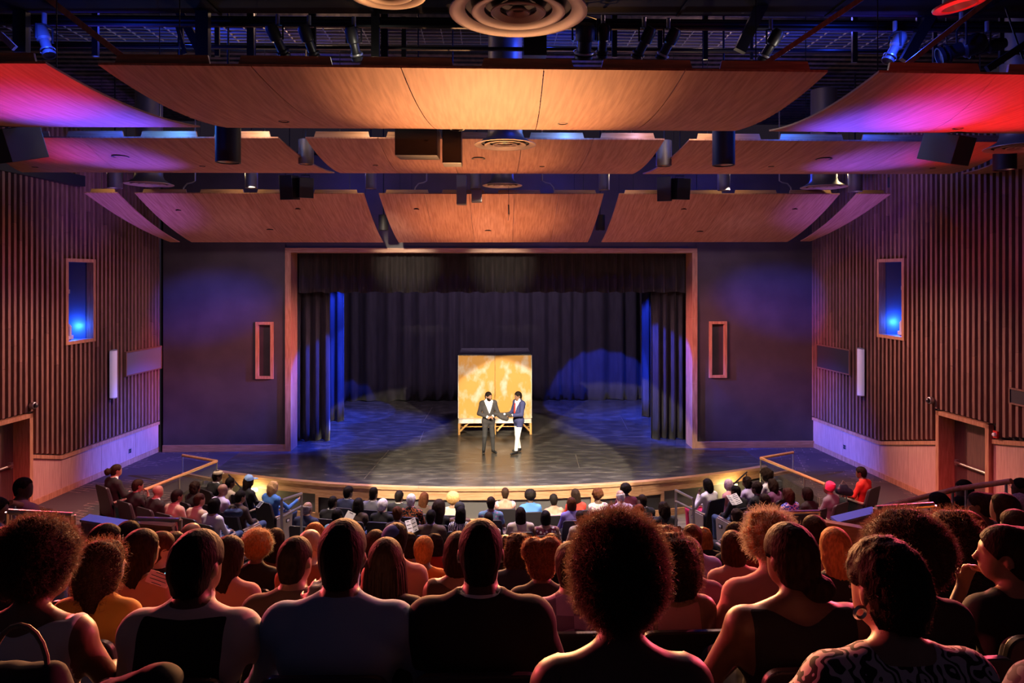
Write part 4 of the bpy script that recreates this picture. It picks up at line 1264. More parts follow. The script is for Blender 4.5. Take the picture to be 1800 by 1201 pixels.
class Field:
    def __init__(s, lo, hi, h):
        s.lo = np.array(lo, F32)
        s.h = h
        n = np.ceil((np.array(hi) - np.array(lo)) / h).astype(int) + 1
        s.ax = [(lo[i] + h * np.arange(n[i])).astype(F32) for i in range(3)]
        s.D = np.full(n, 0.5, F32)
        s.B = np.full(n, 0.5, F32)
        s.L = np.full(n, -1, np.int8)
        s.S = np.zeros(n, F32)

    def sub(s, lo, hi):
        sl = []
        for i in range(3):
            a = np.searchsorted(s.ax[i], lo[i])
            b = np.searchsorted(s.ax[i], hi[i])
            if b <= a:
                return None
            sl.append(slice(a, b))
        return tuple(sl)

    def xyz(s, sl):
        return s.ax[0][sl[0]][:, None, None], s.ax[1][sl[1]][None, :, None], s.ax[2][sl[2]][None, None, :]

    def put(s, sl, d, k, lab, S=None, cut=False):
        if cut:
            s.D[sl] = -smin(-s.D[sl], d, k)
            return
        s.D[sl] = smin(s.D[sl], d, k)
        m = d < s.B[sl]
        s.B[sl] = np.where(m, d, s.B[sl])
        s.L[sl] = np.where(m, lab, s.L[sl])
        if S is not None:
            s.S[sl] = np.where(m, S, s.S[sl])

    def seg(s, a, b, ra, rb, k=0.03, lab=0, s0=None, flat=None, cut=False):
        a, b = np.array(a, F32), np.array(b, F32)
        r = max(ra, rb) + 0.10
        sl = s.sub(np.minimum(a, b) - r, np.maximum(a, b) + r)
        if sl is None:
            return
        x, y, z = s.xyz(sl)
        d = b - a
        L2 = float(d @ d) + 1e-9
        t = np.clip(((x - a[0]) * d[0] + (y - a[1]) * d[1] + (z - a[2]) * d[2]) / L2, 0, 1)
        dd = np.sqrt((x - a[0] - t * d[0]) ** 2 + (y - a[1] - t * d[1]) ** 2 + (z - a[2] - t * d[2]) ** 2) - (ra + (rb - ra) * t)
        s.put(sl, dd.astype(F32), k, lab, None if s0 is None else (s0 + t * math.sqrt(L2)).astype(F32), cut)

    def ell(s, c, r, k=0.03, lab=0, R=None, cut=False):
        c, r = np.array(c, F32), np.array(r, F32)
        m = float(max(r)) + 0.10
        sl = s.sub(c - m, c + m)
        if sl is None:
            return
        x, y, z = s.xyz(sl)
        x, y, z = x - c[0], y - c[1], z - c[2]
        if R is not None:      # rows of R^T
            x, y, z = (R[0][0] * x + R[1][0] * y + R[2][0] * z, R[0][1] * x + R[1][1] * y + R[2][1] * z, R[0][2] * x + R[1][2] * y + R[2][2] * z)
        k0 = np.sqrt((x / r[0]) ** 2 + (y / r[1]) ** 2 + (z / r[2]) ** 2)
        k1 = np.sqrt((x / r[0] ** 2) ** 2 + (y / r[1] ** 2) ** 2 + (z / r[2] ** 2) ** 2)
        dd = k0 * (k0 - 1) / np.maximum(k1, 1e-6)
        s.put(sl, dd.astype(F32), k, lab, None, cut)


def surface(D, lo, h):
    "surface nets: quads of the zero level"
    inside = D < 0
    n = D.shape
    c = [inside[i:n[0] - 1 + i, j:n[1] - 1 + j, k:n[2] - 1 + k] for i in (0, 1) for j in (0, 1) for k in (0, 1)]
    anyc = np.logical_or.reduce(c)
    allc = np.logical_and.reduce(c)
    mix = anyc & ~allc
    idx = np.argwhere(mix)
    acc = np.zeros((len(idx), 3), F32)
    cnt = np.zeros(len(idx), F32)
    cor = [(i, j, k) for i in (0, 1) for j in (0, 1) for k in (0, 1)]
    for p in cor:
        for a in range(3):
            if p[a] == 1:
                continue
            q = list(p)
            q[a] = 1
            v0 = D[idx[:, 0] + p[0], idx[:, 1] + p[1], idx[:, 2] + p[2]]
            v1 = D[idx[:, 0] + q[0], idx[:, 1] + q[1], idx[:, 2] + q[2]]
            m = (v0 < 0) != (v1 < 0)
            t = np.where(m, v0 / np.where(m, v0 - v1, 1), 0)
            pos = np.array(p, F32)[None, :] + np.zeros((len(idx), 3), F32)
            pos[:, a] = t
            acc += pos * m[:, None]
            cnt += m
    gp = idx + acc / cnt[:, None]
    vid = np.full(mix.shape, -1, np.int64)
    vid[mix] = np.arange(len(idx))
    faces = []
    for a in range(3):
        b, c2 = (a + 1) % 3, (a + 2) % 3
        s0 = [slice(None)] * 3
        s1 = [slice(None)] * 3
        s0[a] = slice(0, n[a] - 1)
        s1[a] = slice(1, n[a])
        A, B = inside[tuple(s0)], inside[tuple(s1)]
        e = np.argwhere(A != B)
        e = e[(e[:, b] > 0) & (e[:, c2] > 0) & (e[:, b] < n[b] - 1) & (e[:, c2] < n[c2] - 1)]
        if not len(e):
            continue
        fl = A[e[:, 0], e[:, 1], e[:, 2]]
        qs = []
        for db, dc in ((0, 0), (-1, 0), (-1, -1), (0, -1)):
            q = e.copy()
            q[:, b] += db
            q[:, c2] += dc
            qs.append(vid[q[:, 0], q[:, 1], q[:, 2]])
        q = np.stack(qs, 1)
        q[~fl] = q[~fl][:, ::-1]
        faces.append(q)
    return gp, np.concatenate(faces)


def trilin(G, gp):
    i = np.clip(gp.astype(int), 0, np.array(G.shape) - 2)
    f = gp - i
    out = 0
    for a in (0, 1):
        for b in (0, 1):
            for c in (0, 1):
                wgt = (f[:, 0] if a else 1 - f[:, 0]) * (f[:, 1] if b else 1 - f[:, 1]) * (f[:, 2] if c else 1 - f[:, 2])
                out = out + wgt * G[i[:, 0] + a, i[:, 1] + b, i[:, 2] + c]
    return out


def np_mesh(name, v, quads, attrs=None):
    me = bpy.data.meshes.new(name)
    nv, nf = len(v), len(quads)
    me.vertices.add(nv)
    me.vertices.foreach_set('co', np.asarray(v, F32).ravel())
    me.loops.add(nf * 4)
    me.loops.foreach_set('vertex_index', np.asarray(quads, np.int32).ravel())
    me.polygons.add(nf)
    me.polygons.foreach_set('loop_start', np.arange(0, nf * 4, 4, dtype=np.int32))
    me.polygons.foreach_set('use_smooth', np.ones(nf, bool))
    me.update(calc_edges=True)
    for k, a in (attrs or {}).items():
        at = me.attributes.new(k, 'FLOAT', 'POINT')
        at.data.foreach_set('value', np.asarray(a, F32))
    return me


def noise3(x, y, z, f, seed=0.0):
    return (np.sin(f * x * 1.0 + 1.3 + seed) * np.sin(f * y * 1.1 + 0.7 + 2 * seed) + np.sin(f * y * 0.9 + 2.1 + f * z * 0.5 + seed) * np.sin(f * z * 1.2 + 0.2 - seed)
            + np.sin(f * 0.8 * (x + z) + 4.0 + seed) * np.sin(f * 1.3 * (x - y) + 1.0)) / 3.0


SEATED = dict(pelvis=(0, 0.0, 0.50), belly=(0, -0.03, 0.66), chest=(0, -0.065, 0.86), neck=(0, -0.065, 1.01), head=(0, -0.005, 1.20),
              sh=0.175, shz=0.985, shy=-0.07, elbow=(0.25, 0.02, 0.73), wrist=(0.10, 0.27, 0.66), hip=(0.09, 0.03, 0.50), knee=(0.12, 0.46, 0.53), ankle=(0.13, 0.44, 0.09), toe=(0.14, 0.62, 0.04))
HEADTOP = 0.122


def head_prims(F, HC, yaw, pitch=0.0, sc=1.0, lab=4, fine=True):
    R = np.array((Matrix.Rotation(yaw, 3, 'Z') @ Matrix.Rotation(pitch, 3, 'X')))
    HC = np.array(HC)

    def T(p):
        return HC + R @ (np.array(p) * sc)
    e = lambda c, r, k=0.03, **kw: F.ell(T(c), np.array(r) * sc, k, lab, R, **kw)
    e((0, -0.010, 0.030), (0.077, 0.098, 0.092))
    e((0, 0.032, -0.030), (0.062, 0.063, 0.085), 0.03)
    e((0, 0.038, -0.078), (0.046, 0.048, 0.040), 0.03)
    for s in (-1, 1):
        F.ell(T((s * 0.079, -0.006, -0.012)), np.array((0.010, 0.021, 0.032)) * sc, 0.008, lab, R)
    if fine:
        F.seg(T((0, 0.092, 0.004)), T((0, 0.108, -0.030)), 0.010 * sc, 0.015 * sc, 0.012, lab)
        F.seg(T((-0.035, 0.080, 0.024)), T((0.035, 0.080, 0.024)), 0.012 * sc, 0.012 * sc, 0.02, lab)
        F.ell(T((0, 0.086, -0.062)), np.array((0.024, 0.012, 0.011)) * sc, 0.012, lab, R)
        for s in (-1, 1):
            F.ell(T((s * 0.032, 0.100, 0.006)), np.array((0.016, 0.014, 0.010)) * sc, 0.012, lab, R, cut=True)


def hand_prims(F, wr, d, up, side, sc=1.0, curl=0.6):
    "palm, four fingers of different lengths and a thumb leaving the side of the palm; d: pointing direction"
    wr, d, up = Vector(wr), Vector(d).normalized(), Vector(up).normalized()
    r = d.cross(up).normalized() * side
    u = r.cross(d).normalized()
    if u.dot(up) < 0:
        u = -u
    pc = wr + d * 0.048 * sc
    for q in (-0.024, -0.008, 0.008, 0.024):
        F.seg(wr + r * q * 0.6 * sc + d * 0.01, pc + r * q * sc + d * 0.040 * sc, 0.015 * sc, 0.012 * sc, 0.012, 5)
    for q, L in ((-0.027, 0.060), (-0.009, 0.075), (0.009, 0.080), (0.027, 0.068)):
        k0 = pc + r * q * sc + d * 0.040 * sc
        k1 = k0 + (d * math.cos(curl) - u * math.sin(curl)) * L * 0.5 * sc
        k2 = k1 + (d * math.cos(2.0 * curl) - u * math.sin(2.0 * curl)) * L * 0.5 * sc
        F.seg(k0, k1, 0.0095 * sc, 0.0088 * sc, 0.004, 5)
        F.seg(k1, k2, 0.0088 * sc, 0.0075 * sc, 0.004, 5)
    t0 = wr + r * 0.026 * sc + d * 0.022 * sc
    t1 = t0 + (r * 0.7 + d * 0.75 - u * 0.15).normalized() * 0.040 * sc
    t2 = t1 + (r * 0.15 + d * 0.95 - u * 0.3).normalized() * 0.030 * sc
    F.seg(t0, t1, 0.012 * sc, 0.010 * sc, 0.008, 5)
    F.seg(t1, t2, 0.010 * sc, 0.008 * sc, 0.004, 5)


def make_body(J, st, h, yaw=0.0, pitch=0.0, wide=1.0, fat=0.0, fem=False, arms=None, seed=0.0, wrinkle=0.0, fine=True, headsc=1.0, legs=True):
    """one continuous body. st: dict(sleeve=.., cb=.., cf=.., tank=.., over=dict, waist=..). arms: {side: (elbow, wrist, dir)}"""
    J = dict(J)
    sh, shz, shy = J['sh'] * wide, J['shz'], J['shy']
    el, wr = {}, {}
    for s in (-1, 1):
        a = (arms or {}).get(s)
        el[s] = (s * J['elbow'][0] * wide, J['elbow'][1], J['elbow'][2]) if a is None else a[0]
        wr[s] = (s * J['wrist'][0], J['wrist'][1], J['wrist'][2]) if a is None else a[1]
    allp = [J['head'], J['pelvis']] + list(el.values()) + list(wr.values())
    if legs:
        for s in (-1, 1):
            for q in ('knee', 'ankle', 'toe', 'hip'):
                allp.append(J[q + ('_l' if s < 0 else '_r')] if q + '_l' in J else (s * J[q][0], J[q][1], J[q][2]))
    A = np.array(allp)
    lo, hi = A.min(0) - 0.14, A.max(0) + 0.14
    lo[0], hi[0] = min(lo[0], -sh - 0.14), max(hi[0], sh + 0.14)
    lo[1] = min(lo[1], shy - 0.22)
    hi[2] += 0.02
    F = Field(lo, hi, h)
    pel, bel, che, nk, hd = (np.array(J[q]) for q in ('pelvis', 'belly', 'chest', 'neck', 'head'))
    ww = wide
    F.ell(pel, (0.170 * ww + fat, 0.125 + fat, 0.115), 0.05)
    F.ell(bel, ((0.140 if not fem else 0.130) * ww + fat, 0.105 + fat, 0.165), 0.07)
    F.ell(che, (0.165 * ww + fat * 0.6, 0.115 + fat * 0.5, 0.185), 0.07)
    F.seg((-sh + 0.03, shy, shz - 0.005), (sh - 0.03, shy, shz - 0.005), 0.056, 0.056, 0.05)
    F.seg((-sh * 0.6, shy - 0.03, shz - 0.10), (sh * 0.6, shy - 0.03, shz - 0.10), 0.07, 0.07, 0.06)
    for s in (-1, 1):
        F.seg((s * sh * 0.62, shy, shz + 0.015), (s * 0.02, nk[1], nk[2] + 0.055), 0.040, 0.040, 0.05)
    neck_r = (0.050 if fem else 0.058) * headsc
    R0 = Matrix.Rotation(yaw, 3, 'Z')
    nt = Vector(hd) + R0 @ Vector((0, -0.018, -0.055))
    F.seg(nk + np.array((0, 0.0, -0.02)), nt, neck_r, neck_r * 0.95, 0.03, 7)
    head_prims(F, hd, yaw, pitch, headsc, 4, fine)
    ar = 0.046 if fem else 0.052
    for s in (-1, 1):
        S0 = (s * sh, shy, shz - 0.012)
        e, wq = Vector(el[s]), Vector(wr[s])
        L1 = (e - Vector(S0)).length
        F.ell(S0, (0.058, 0.060, 0.062), 0.04, 8)
        F.seg(S0, e, ar + fat * 0.3, ar * 0.82 + fat * 0.2, 0.035, 1, 0.0)
        F.seg(e, wq, ar * 0.86 + fat * 0.1, ar * 0.58, 0.02, 1, L1)
        dd = (wq - e).normalized() if not arms or s not in arms or len(arms[s]) < 3 else Vector(arms[s][2])
        curl = arms[s][3] if arms and s in arms and len(arms[s]) > 3 else 0.45
        hand_prims(F, wq, dd, (0, 0.2, 1) if abs(dd.z) < 0.8 else (0, 1, 0), -s, 1.0, curl)
        if legs:
            g = lambda q: Vector(J[q + ('_l' if s < 0 else '_r')]) if q + '_l' in J else Vector((s * J[q][0], J[q][1], J[q][2]))
            hp, kn, an, to = g('hip'), g('knee'), g('ankle'), g('toe')
            F.seg(hp, kn, 0.082 + fat * 0.6, 0.058 + fat * 0.2, 0.05, 3)
            F.seg(kn, an + Vector((0, 0, 0.03)), 0.056, 0.040, 0.03, 3)
            F.seg(an + Vector((0, -0.03, -0.035)), to, 0.042, 0.034, 0.03, 6)
            F.seg(an, an + Vector((0, 0, -0.02)), 0.042, 0.044, 0.02, 6)
    x, y, z = F.ax[0][:, None, None], F.ax[1][None, :, None], F.ax[2][None, None, :]
    big = np.zeros(F.D.shape, F32)

    def cover(g):
        cb, cf = g.get('cb', 1.06), g.get('cf', 1.0)
        t = np.clip((y - (nk[1] - 0.05)) / 0.12, 0, 1)
        zcol = cb + (cf - cb) * t * t * (3 - 2 * t)
        if 'scoop' in g:
            zcol = zcol - g['scoop'] * np.exp(-(x / g.get('scw', 0.10)) ** 2) * (y < nk[1])
        f = zcol - z + big
        if not g.get('tank') and 'scoop' not in g:
            f = np.maximum(f, np.sqrt(x * x + (y - nk[1]) ** 2) - (neck_r + g.get('rc', 0.014)))
        if g.get('tank'):
            f = np.where(z > che[2] - 0.06, np.minimum(f, g['tank'] - np.abs(x)), f)
        if g.get('vneck'):
            zv, sl = g['vneck']
            f = np.where(y > che[1] + 0.02, np.minimum(f, np.abs(x) - (z - zv) * sl), f)
        f = np.minimum(f, z - g.get('hem', -1.0))
        L = F.L
        f = np.where(L == 1, g.get('sleeve', 0.6) - F.S, f)
        f = np.where(L == 8, (g.get('sleeve', 0.6) + 0.03 if not g.get('tank') else g['tank'] - np.abs(x)), f)
        f = np.where((L == 4) | (L == 5) | (L == 3) | (L == 6), -0.05, f)
        if g.get('skirt'):
            f = np.where(L == 3, z - g['skirt'], f)
        return np.clip(f, -0.05, 0.05).astype(F32)
    waist = st.get('waist', 0.56)
    ftop = cover(st)
    fover = cover(st['over']) if st.get('over') else None
    flow = np.where(F.L == 3, 0.05, np.where((F.L == 0), np.clip(waist - z, -0.05, 0.05), -0.05)).astype(F32)
    flow = np.where((F.L == 3) & (z < J['ankle'][2] - 0.01 if legs else False), -0.05, flow)
    ffoot = np.where(F.L == 6, 0.05, -0.05).astype(F32)
    th = np.clip(ftop / 0.012 + 0.5, 0, 1) * st.get('thick', 0.007) + np.clip(flow / 0.012 + 0.5, 0, 1) * 0.008
    if fover is not None:
        th = np.maximum(th, np.clip(fover / 0.010 + 0.5, 0, 1) * st['over'].get('thick', 0.016))
    D = F.D - th
    if wrinkle:
        D = D - wrinkle * th / 0.01 * noise3(x, y, z * 0.55, 48.0, seed) * 0.5 - wrinkle * th / 0.01 * noise3(x, y, z, 22.0, seed + 1) * 0.6
    # only a single connected surface is wanted: hem is soft
    gp, q = surface(D, lo, h)
    v = gp * h + np.asarray(lo, F32)
    at = {'f_top': trilin(ftop, gp), 'f_low': trilin(flow, gp), 'f_foot': trilin(ffoot, gp)}
    at['f_over'] = trilin(fover, gp) if fover is not None else np.full(len(gp), -0.05)
    return np_mesh('person_body', v, q, at)


# ---- materials for people
SKIN = [(0.055, 0.026, 0.017), (0.095, 0.045, 0.028), (0.16, 0.080, 0.050), (0.28, 0.15, 0.10), (0.55, 0.34, 0.25)]
PM = {}


def pattern_nodes(nt, kind, c1, c2):
    tc = nt.nodes.new('ShaderNodeTexCoord')
    if kind in ('zebra', 'strokes'):
        wv = nt.nodes.new('ShaderNodeTexWave')
        wv.inputs['Scale'].default_value = 9 if kind == 'zebra' else 6.5
        wv.inputs['Distortion'].default_value = 9 if kind == 'zebra' else 14
        wv.inputs['Detail'].default_value = 3 if kind == 'zebra' else 1.0
        wv.inputs['Detail Scale'].default_value = 1.2 if kind == 'zebra' else 3.0
        nt.links.new(tc.outputs['Object'], wv.inputs['Vector'])
        src = wv.outputs['Fac']
        lo = 0.5
    elif kind == 'plaid':
        ck = nt.nodes.new('ShaderNodeTexChecker')
        ck.inputs['Scale'].default_value = 11
        nt.links.new(tc.outputs['Object'], ck.inputs['Vector'])
        src = ck.outputs['Fac']
        lo = 0.5
    else:   # floral, dots
        vo = nt.nodes.new('ShaderNodeTexVoronoi')
        vo.inputs['Scale'].default_value = {'floral': 16, 'dots': 20, 'lace': 30}[kind]
        nt.links.new(tc.outputs['Object'], vo.inputs['Vector'])
        src = vo.outputs['Distance']
        lo = {'floral': 0.36, 'dots': 0.2, 'lace': 0.45}[kind]
    gt = nt.nodes.new('ShaderNodeMath')
    gt.operation = 'GREATER_THAN'
    gt.inputs[1].default_value = lo
    nt.links.new(src, gt.inputs[0])
    mx = nt.nodes.new('ShaderNodeMix')
    mx.data_type = 'RGBA'
    mx.inputs[6].default_value = (*c2, 1)
    mx.inputs[7].default_value = (*c1, 1)
    nt.links.new(gt.outputs[0], mx.inputs[0])
    return mx.outputs[2]


def person_mat(skin, top, low, over=None, pat=None, shoe=(0.01, 0.01, 0.011)):
    key = (skin, top, low, over, pat, shoe)
    if key in PM:
        return PM[key]
    m = bpy.data.materials.new('skin_and_clothing')
    m.use_nodes = True
    nt = m.node_tree
    b = nt.nodes['Principled BSDF']
    b.inputs['Roughness'].default_value = 0.55
    b.inputs['Specular IOR Level'].default_value = 0.35
    sk = SKIN[skin] if isinstance(skin, int) else skin
    n = nt.nodes.new('ShaderNodeTexNoise')
    n.inputs['Scale'].default_value = 14
    rr = nt.nodes.new('ShaderNodeValToRGB')
    rr.color_ramp.elements[0].position = 0.35
    rr.color_ramp.elements[1].position = 0.7
    rr.color_ramp.elements[0].color = (*[c * 0.86 for c in sk], 1)
    rr.color_ramp.elements[1].color = (*[min(1, c * 1.12) for c in sk], 1)
    nt.links.new(n.outputs['Fac'], rr.inputs[0])
    cur = rr.outputs[0]
    rough = None
    for att, col in (('f_low', low), ('f_foot', shoe), ('f_top', top), ('f_over', over)):
        if col is None:
            continue
        a = nt.nodes.new('ShaderNodeAttribute')
        a.attribute_name = att
        g = nt.nodes.new('ShaderNodeMath')
        g.operation = 'GREATER_THAN'
        g.inputs[1].default_value = 0.0
        nt.links.new(a.outputs['Fac'], g.inputs[0])
        mx = nt.nodes.new('ShaderNodeMix')
        mx.data_type = 'RGBA'
        nt.links.new(g.outputs[0], mx.inputs[0])
        nt.links.new(cur, mx.inputs[6])
        mx.inputs[7].default_value = (*col, 1)
        if pat and att == pat[2]:
            nt.links.new(pattern_nodes(nt, pat[0], col, pat[1]), mx.inputs[7])
        cur = mx.outputs[2]
        if att in ('f_top', 'f_over', 'f_low'):
            mr = nt.nodes.new('ShaderNodeMath')
            mr.operation = 'MAXIMUM'
            nt.links.new(g.outputs[0], mr.inputs[0])
            if rough is None:
                mr.inputs[1].default_value = 0
            else:
                nt.links.new(rough, mr.inputs[1])
            rough = mr.outputs[0]
    nt.links.new(cur, b.inputs['Base Color'])
    mm = nt.nodes.new('ShaderNodeMapRange')
    mm.inputs['To Min'].default_value = 0.48
    mm.inputs['To Max'].default_value = 0.85
    nt.links.new(rough, mm.inputs[0])
    nt.links.new(mm.outputs[0], b.inputs['Roughness'])
    PM[key] = m
    return m


HC = {'black': (0.010, 0.007, 0.006), 'dark': (0.022, 0.012, 0.008), 'brown': (0.032, 0.015, 0.009), 'auburn': (0.075, 0.024, 0.010), 'red': (0.15, 0.035, 0.013), 'ginger': (0.38, 0.15, 0.045),
      'blonde': (0.45, 0.27, 0.11), 'grey': (0.30, 0.27, 0.26), 'white': (0.70, 0.66, 0.68), 'pinkgrey': (0.55, 0.40, 0.45)}
HM = {}


def hair_mat(col, scale=60.0):
    if col in HM:
        return HM[col]
    c = HC[col]
    m = mat('hair_' + col, tuple(q * 0.75 for q in c), 0.62, var=tuple(min(1, q * 1.5) for q in c), scale=(1, 1, 0.35), nscale=70, detail=3, bump=0.35, spec=0.08)
    HM[col] = m
    nt = m.node_tree
    tr = nt.nodes.new('ShaderNodeBsdfTranslucent')
    tr.inputs[0].default_value = (*[min(1, q * 2.0 + 0.004) for q in c], 1)
    ms = nt.nodes.new('ShaderNodeMixShader')
    ms.inputs[0].default_value = 0.18
    out = nt.nodes['Material Output']
    nt.links.new(nt.nodes['Principled BSDF'].outputs[0], ms.inputs[1])
    nt.links.new(tr.outputs[0], ms.inputs[2])
    nt.links.new(ms.outputs[0], out.inputs[0])
    return m


def rim_strand_mat(col):
    key = 'strand_' + col
    if key in HM:
        return HM[key]
    c = HC[col]
    m = mat('hair_strands_' + col, tuple(min(max(q, 0.30), q * 3.0) for q in c), 0.5, spec=0.3)  # strand colour lightened well above the hair's, to imitate rim-lit glow
    HM[key] = m
    nt = m.node_tree
    tr = nt.nodes.new('ShaderNodeBsdfTranslucent')
    tr.inputs[0].default_value = (*[min(max(q, 0.36), q * 6.0 + 0.01) for q in c], 1)
    ms = nt.nodes.new('ShaderNodeMixShader')
    ms.inputs[0].default_value = 0.45
    nt.links.new(nt.nodes['Principled BSDF'].outputs[0], ms.inputs[1])
    nt.links.new(tr.outputs[0], ms.inputs[2])
    nt.links.new(ms.outputs[0], nt.nodes['Material Output'].inputs[0])
    return m


# ---- hair: volumes around the head (head frame: +y is the face)
def E(x, y, z, c, r):
    x, y, z = x - c[0], y - c[1], z - c[2]
    k0 = np.sqrt((x / r[0]) ** 2 + (y / r[1]) ** 2 + (z / r[2]) ** 2)
    k1 = np.sqrt((x / r[0] ** 2) ** 2 + (y / r[1] ** 2) ** 2 + (z / r[2] ** 2) ** 2)
    return k0 * (k0 - 1) / np.maximum(k1, 1e-6)


def Sg(x, y, z, a, b, ra, rb):
    d = np.array(b) - np.array(a)
    L2 = d @ d
    t = np.clip(((x - a[0]) * d[0] + (y - a[1]) * d[1] + (z - a[2]) * d[2]) / L2, 0, 1)
    return np.sqrt((x - a[0] - t * d[0]) ** 2 + (y - a[1] - t * d[1]) ** 2 + (z - a[2] - t * d[2]) ** 2) - (ra + (rb - ra) * t)


HAIRC = {}


def hair_mesh(style, h=0.012, seed=0.0, R=0.15, ez=0.96):
    key = (style, h, seed, R, ez)
    if key in HAIRC:
        return HAIRC[key]
    lo = np.array((-0.26, -0.26, -0.42), F32)
    hi = np.array((0.26, 0.22, 0.32), F32)
    if style in ('short', 'buzz', 'fringe', 'flattop', 'shortcurl'):
        lo, hi = np.array((-0.12, -0.14, -0.13), F32), np.array((0.12, 0.13, 0.19), F32)
    elif style in ('afro', 'curly', 'puffs', 'bigcurl'):
        q = R * max(1.0, ez) + 0.06
        lo, hi = np.array((-q - .03, -q - 0.05, -q - 0.06), F32), np.array((q + .03, q, q + 0.09), F32)
    n = np.ceil((hi - lo) / h).astype(int) + 1
    ax = [(lo[i] + h * np.arange(n[i])).astype(F32) for i in range(3)]
    x, y, z = ax[0][:, None, None], ax[1][None, :, None], ax[2][None, None, :]
    cran = E(x, y, z, (0, -0.010, 0.030), (0.077, 0.098, 0.092))
    face = E(x, y, z, (0, 0.120, -0.050), (0.074, 0.100, 0.118))
    ear = np.minimum(E(x, y, z, (0.085, 0.004, -0.02), (0.03, 0.032, 0.042)), E(x, y, z, (-0.085, 0.004, -0.02), (0.03, 0.032, 0.042)))
    nape = -(z + 0.075 + 0.55 * np.clip(y + 0.03, -0.2, 0.2) * -1.0)     # keep above the nape line
    back = smin(cran, Sg(x, y, z, (0, -0.045, -0.02), (0, -0.04, -0.10), 0.060, 0.052), 0.03)

    def capd(t, ears=True):
        d = back - t
        d = np.maximum(d, -face)
        if ears:
            d = np.maximum(d, -ear)
        return np.maximum(d, -(z + 0.085 - 0.9 * np.clip(y + 0.05, 0, 1)))
    nz = noise3(x, y, z, 60.0, seed)
    if style == 'short':
        D = capd(0.014) + 0.0025 * nz
    elif style == 'buzz':
        D = capd(0.006)
    elif style == 'shortcurl':
        D = capd(0.020) + 0.006 * noise3(x, y, z, 120, seed)
    elif style == 'flattop':
        D = smin(capd(0.009), np.maximum(E(x, y, z, (0, -0.01, 0.075), (0.082, 0.098, 0.09)), z - 0.150), 0.02)
        D = np.maximum(D, -face)
    elif style == 'fringe':
        D = np.maximum(capd(0.008), z - 0.045 + 0.35 * y)
    elif style in ('afro', 'bigcurl'):
        c = (0, -0.020, 0.045)
        D = E(x, y, z, c, (R, R * 0.98, R * ez))
        amp = 0.010 if style == 'afro' else 0.020
        D = D + amp * noise3(x, y, z, 42, seed) + amp * 0.7 * noise3(x, y, z, 90, seed + 2)
        D = np.maximum(D, -E(x, y, z, (0, 0.14, -0.06), (0.072, 0.115, 0.125)))
        D = np.maximum(D, -(z + 0.135 + (R * ez - 0.15) * 0.5))
    elif style == 'curly':
        D = smin(E(x, y, z, (0, -0.02, 0.03), (R * 0.85, R * 0.85, R * 0.80)), E(x, y, z, (0, -0.045, -0.07), (R * 0.95, R * 0.62, R * 0.85)), 0.05)
        D = D + 0.012 * noise3(x, y, z, 60, seed) + 0.010 * noise3(x, y, z, 110, seed + 1)
        D = np.maximum(D, -E(x, y, z, (0, 0.14, -0.06), (0.070, 0.115, 0.13)))
    elif style == 'puffs':
        D = smin(capd(0.014, False), smin(E(x, y, z, (-0.055, -0.02, 0.085), (0.085, 0.09, 0.085)), E(x, y, z, (0.060, -0.02, 0.090), (0.085, 0.09, 0.085)), 0.012), 0.03) + 0.008 * noise3(x, y, z, 80, seed)
        D = smin(D, E(x, y, z, (0, -0.04, -0.01), (0.10, 0.085, 0.10)), 0.03)
        D = np.maximum(D, -face)
    elif style in ('bob', 'long', 'wavy', 'half'):
        cap_ = np.maximum(E(x, y, z, (0, -0.014, 0.028), (0.093, 0.112, 0.108)), -(z + 0.05))
        fall = {'bob': -0.16, 'half': -0.22, 'long': -0.34, 'wavy': -0.32}[style]
        top = smin(cap_, E(x, y, z, (0, -0.030, -0.055), (0.100 + (0.012 if style == 'wavy' else 0), 0.098, 0.125)), 0.04)
        if style != 'bob':
            top = smin(top, E(x, y, z, (0, -0.085, fall * 0.55), (0.105, 0.045, abs(fall) * 0.62)), 0.05)
        D = np.maximum(top, -(z - fall))
        fr = 34.0
        an = np.arctan2(x, -y - 0.02)
        D = D + 0.0035 * np.sin(an * 26 + 1.5 * np.sin(z * 20 + seed)) * (z < 0.08)
        if style == 'wavy':
            D = D + 0.010 * noise3(x, y, z * 0.7, 45, seed)
        D = np.maximum(D, -E(x, y, z, (0, 0.13, -0.075), (0.074, 0.115, 0.16)))
    elif style == 'pony':
        D = smin(capd(0.010, True), Sg(x, y, z, (0, -0.115, 0.03), (0, -0.150, 0.02), 0.030, 0.030), 0.02)
        D = smin(D, E(x, y, z, (0, -0.165, 0.0), (0.060, 0.060, 0.075)) + 0.008 * noise3(x, y, z, 80, seed), 0.01)
    elif style == 'bunlow':
        D = smin(capd(0.016, True), E(x, y, z, (0.035, -0.120, -0.075), (0.062, 0.052, 0.048)), 0.015) + 0.0015 * np.sin(np.arctan2(x, z) * 30)
    elif style == 'buntop':
        D = smin(capd(0.012, True), E(x, y, z, (0, -0.045, 0.135), (0.052, 0.055, 0.050)) + 0.005 * noise3(x, y, z, 90, seed), 0.015)
    elif style == 'updo':
        D = smin(capd(0.012, True), E(x, y, z, (0, -0.05, 0.065), (0.080, 0.095, 0.095)) + 0.007 * np.sin(np.arctan2(x, -y) * 12 + z * 60), 0.02)
    elif style == 'bigback':
        D = smin(capd(0.012, True), E(x, y, z, (0, -0.105, 0.02), (0.105, 0.105, 0.115)) + 0.006 * nz, 0.03)
    elif style == 'locs':
        D = capd(0.016, False)
    elif style == 'beard':
        jaw = smin(E(x, y, z, (0, 0.032, -0.030), (0.062, 0.063, 0.085)), E(x, y, z, (0, 0.038, -0.078), (0.046, 0.048, 0.040)), 0.03) - 0.007
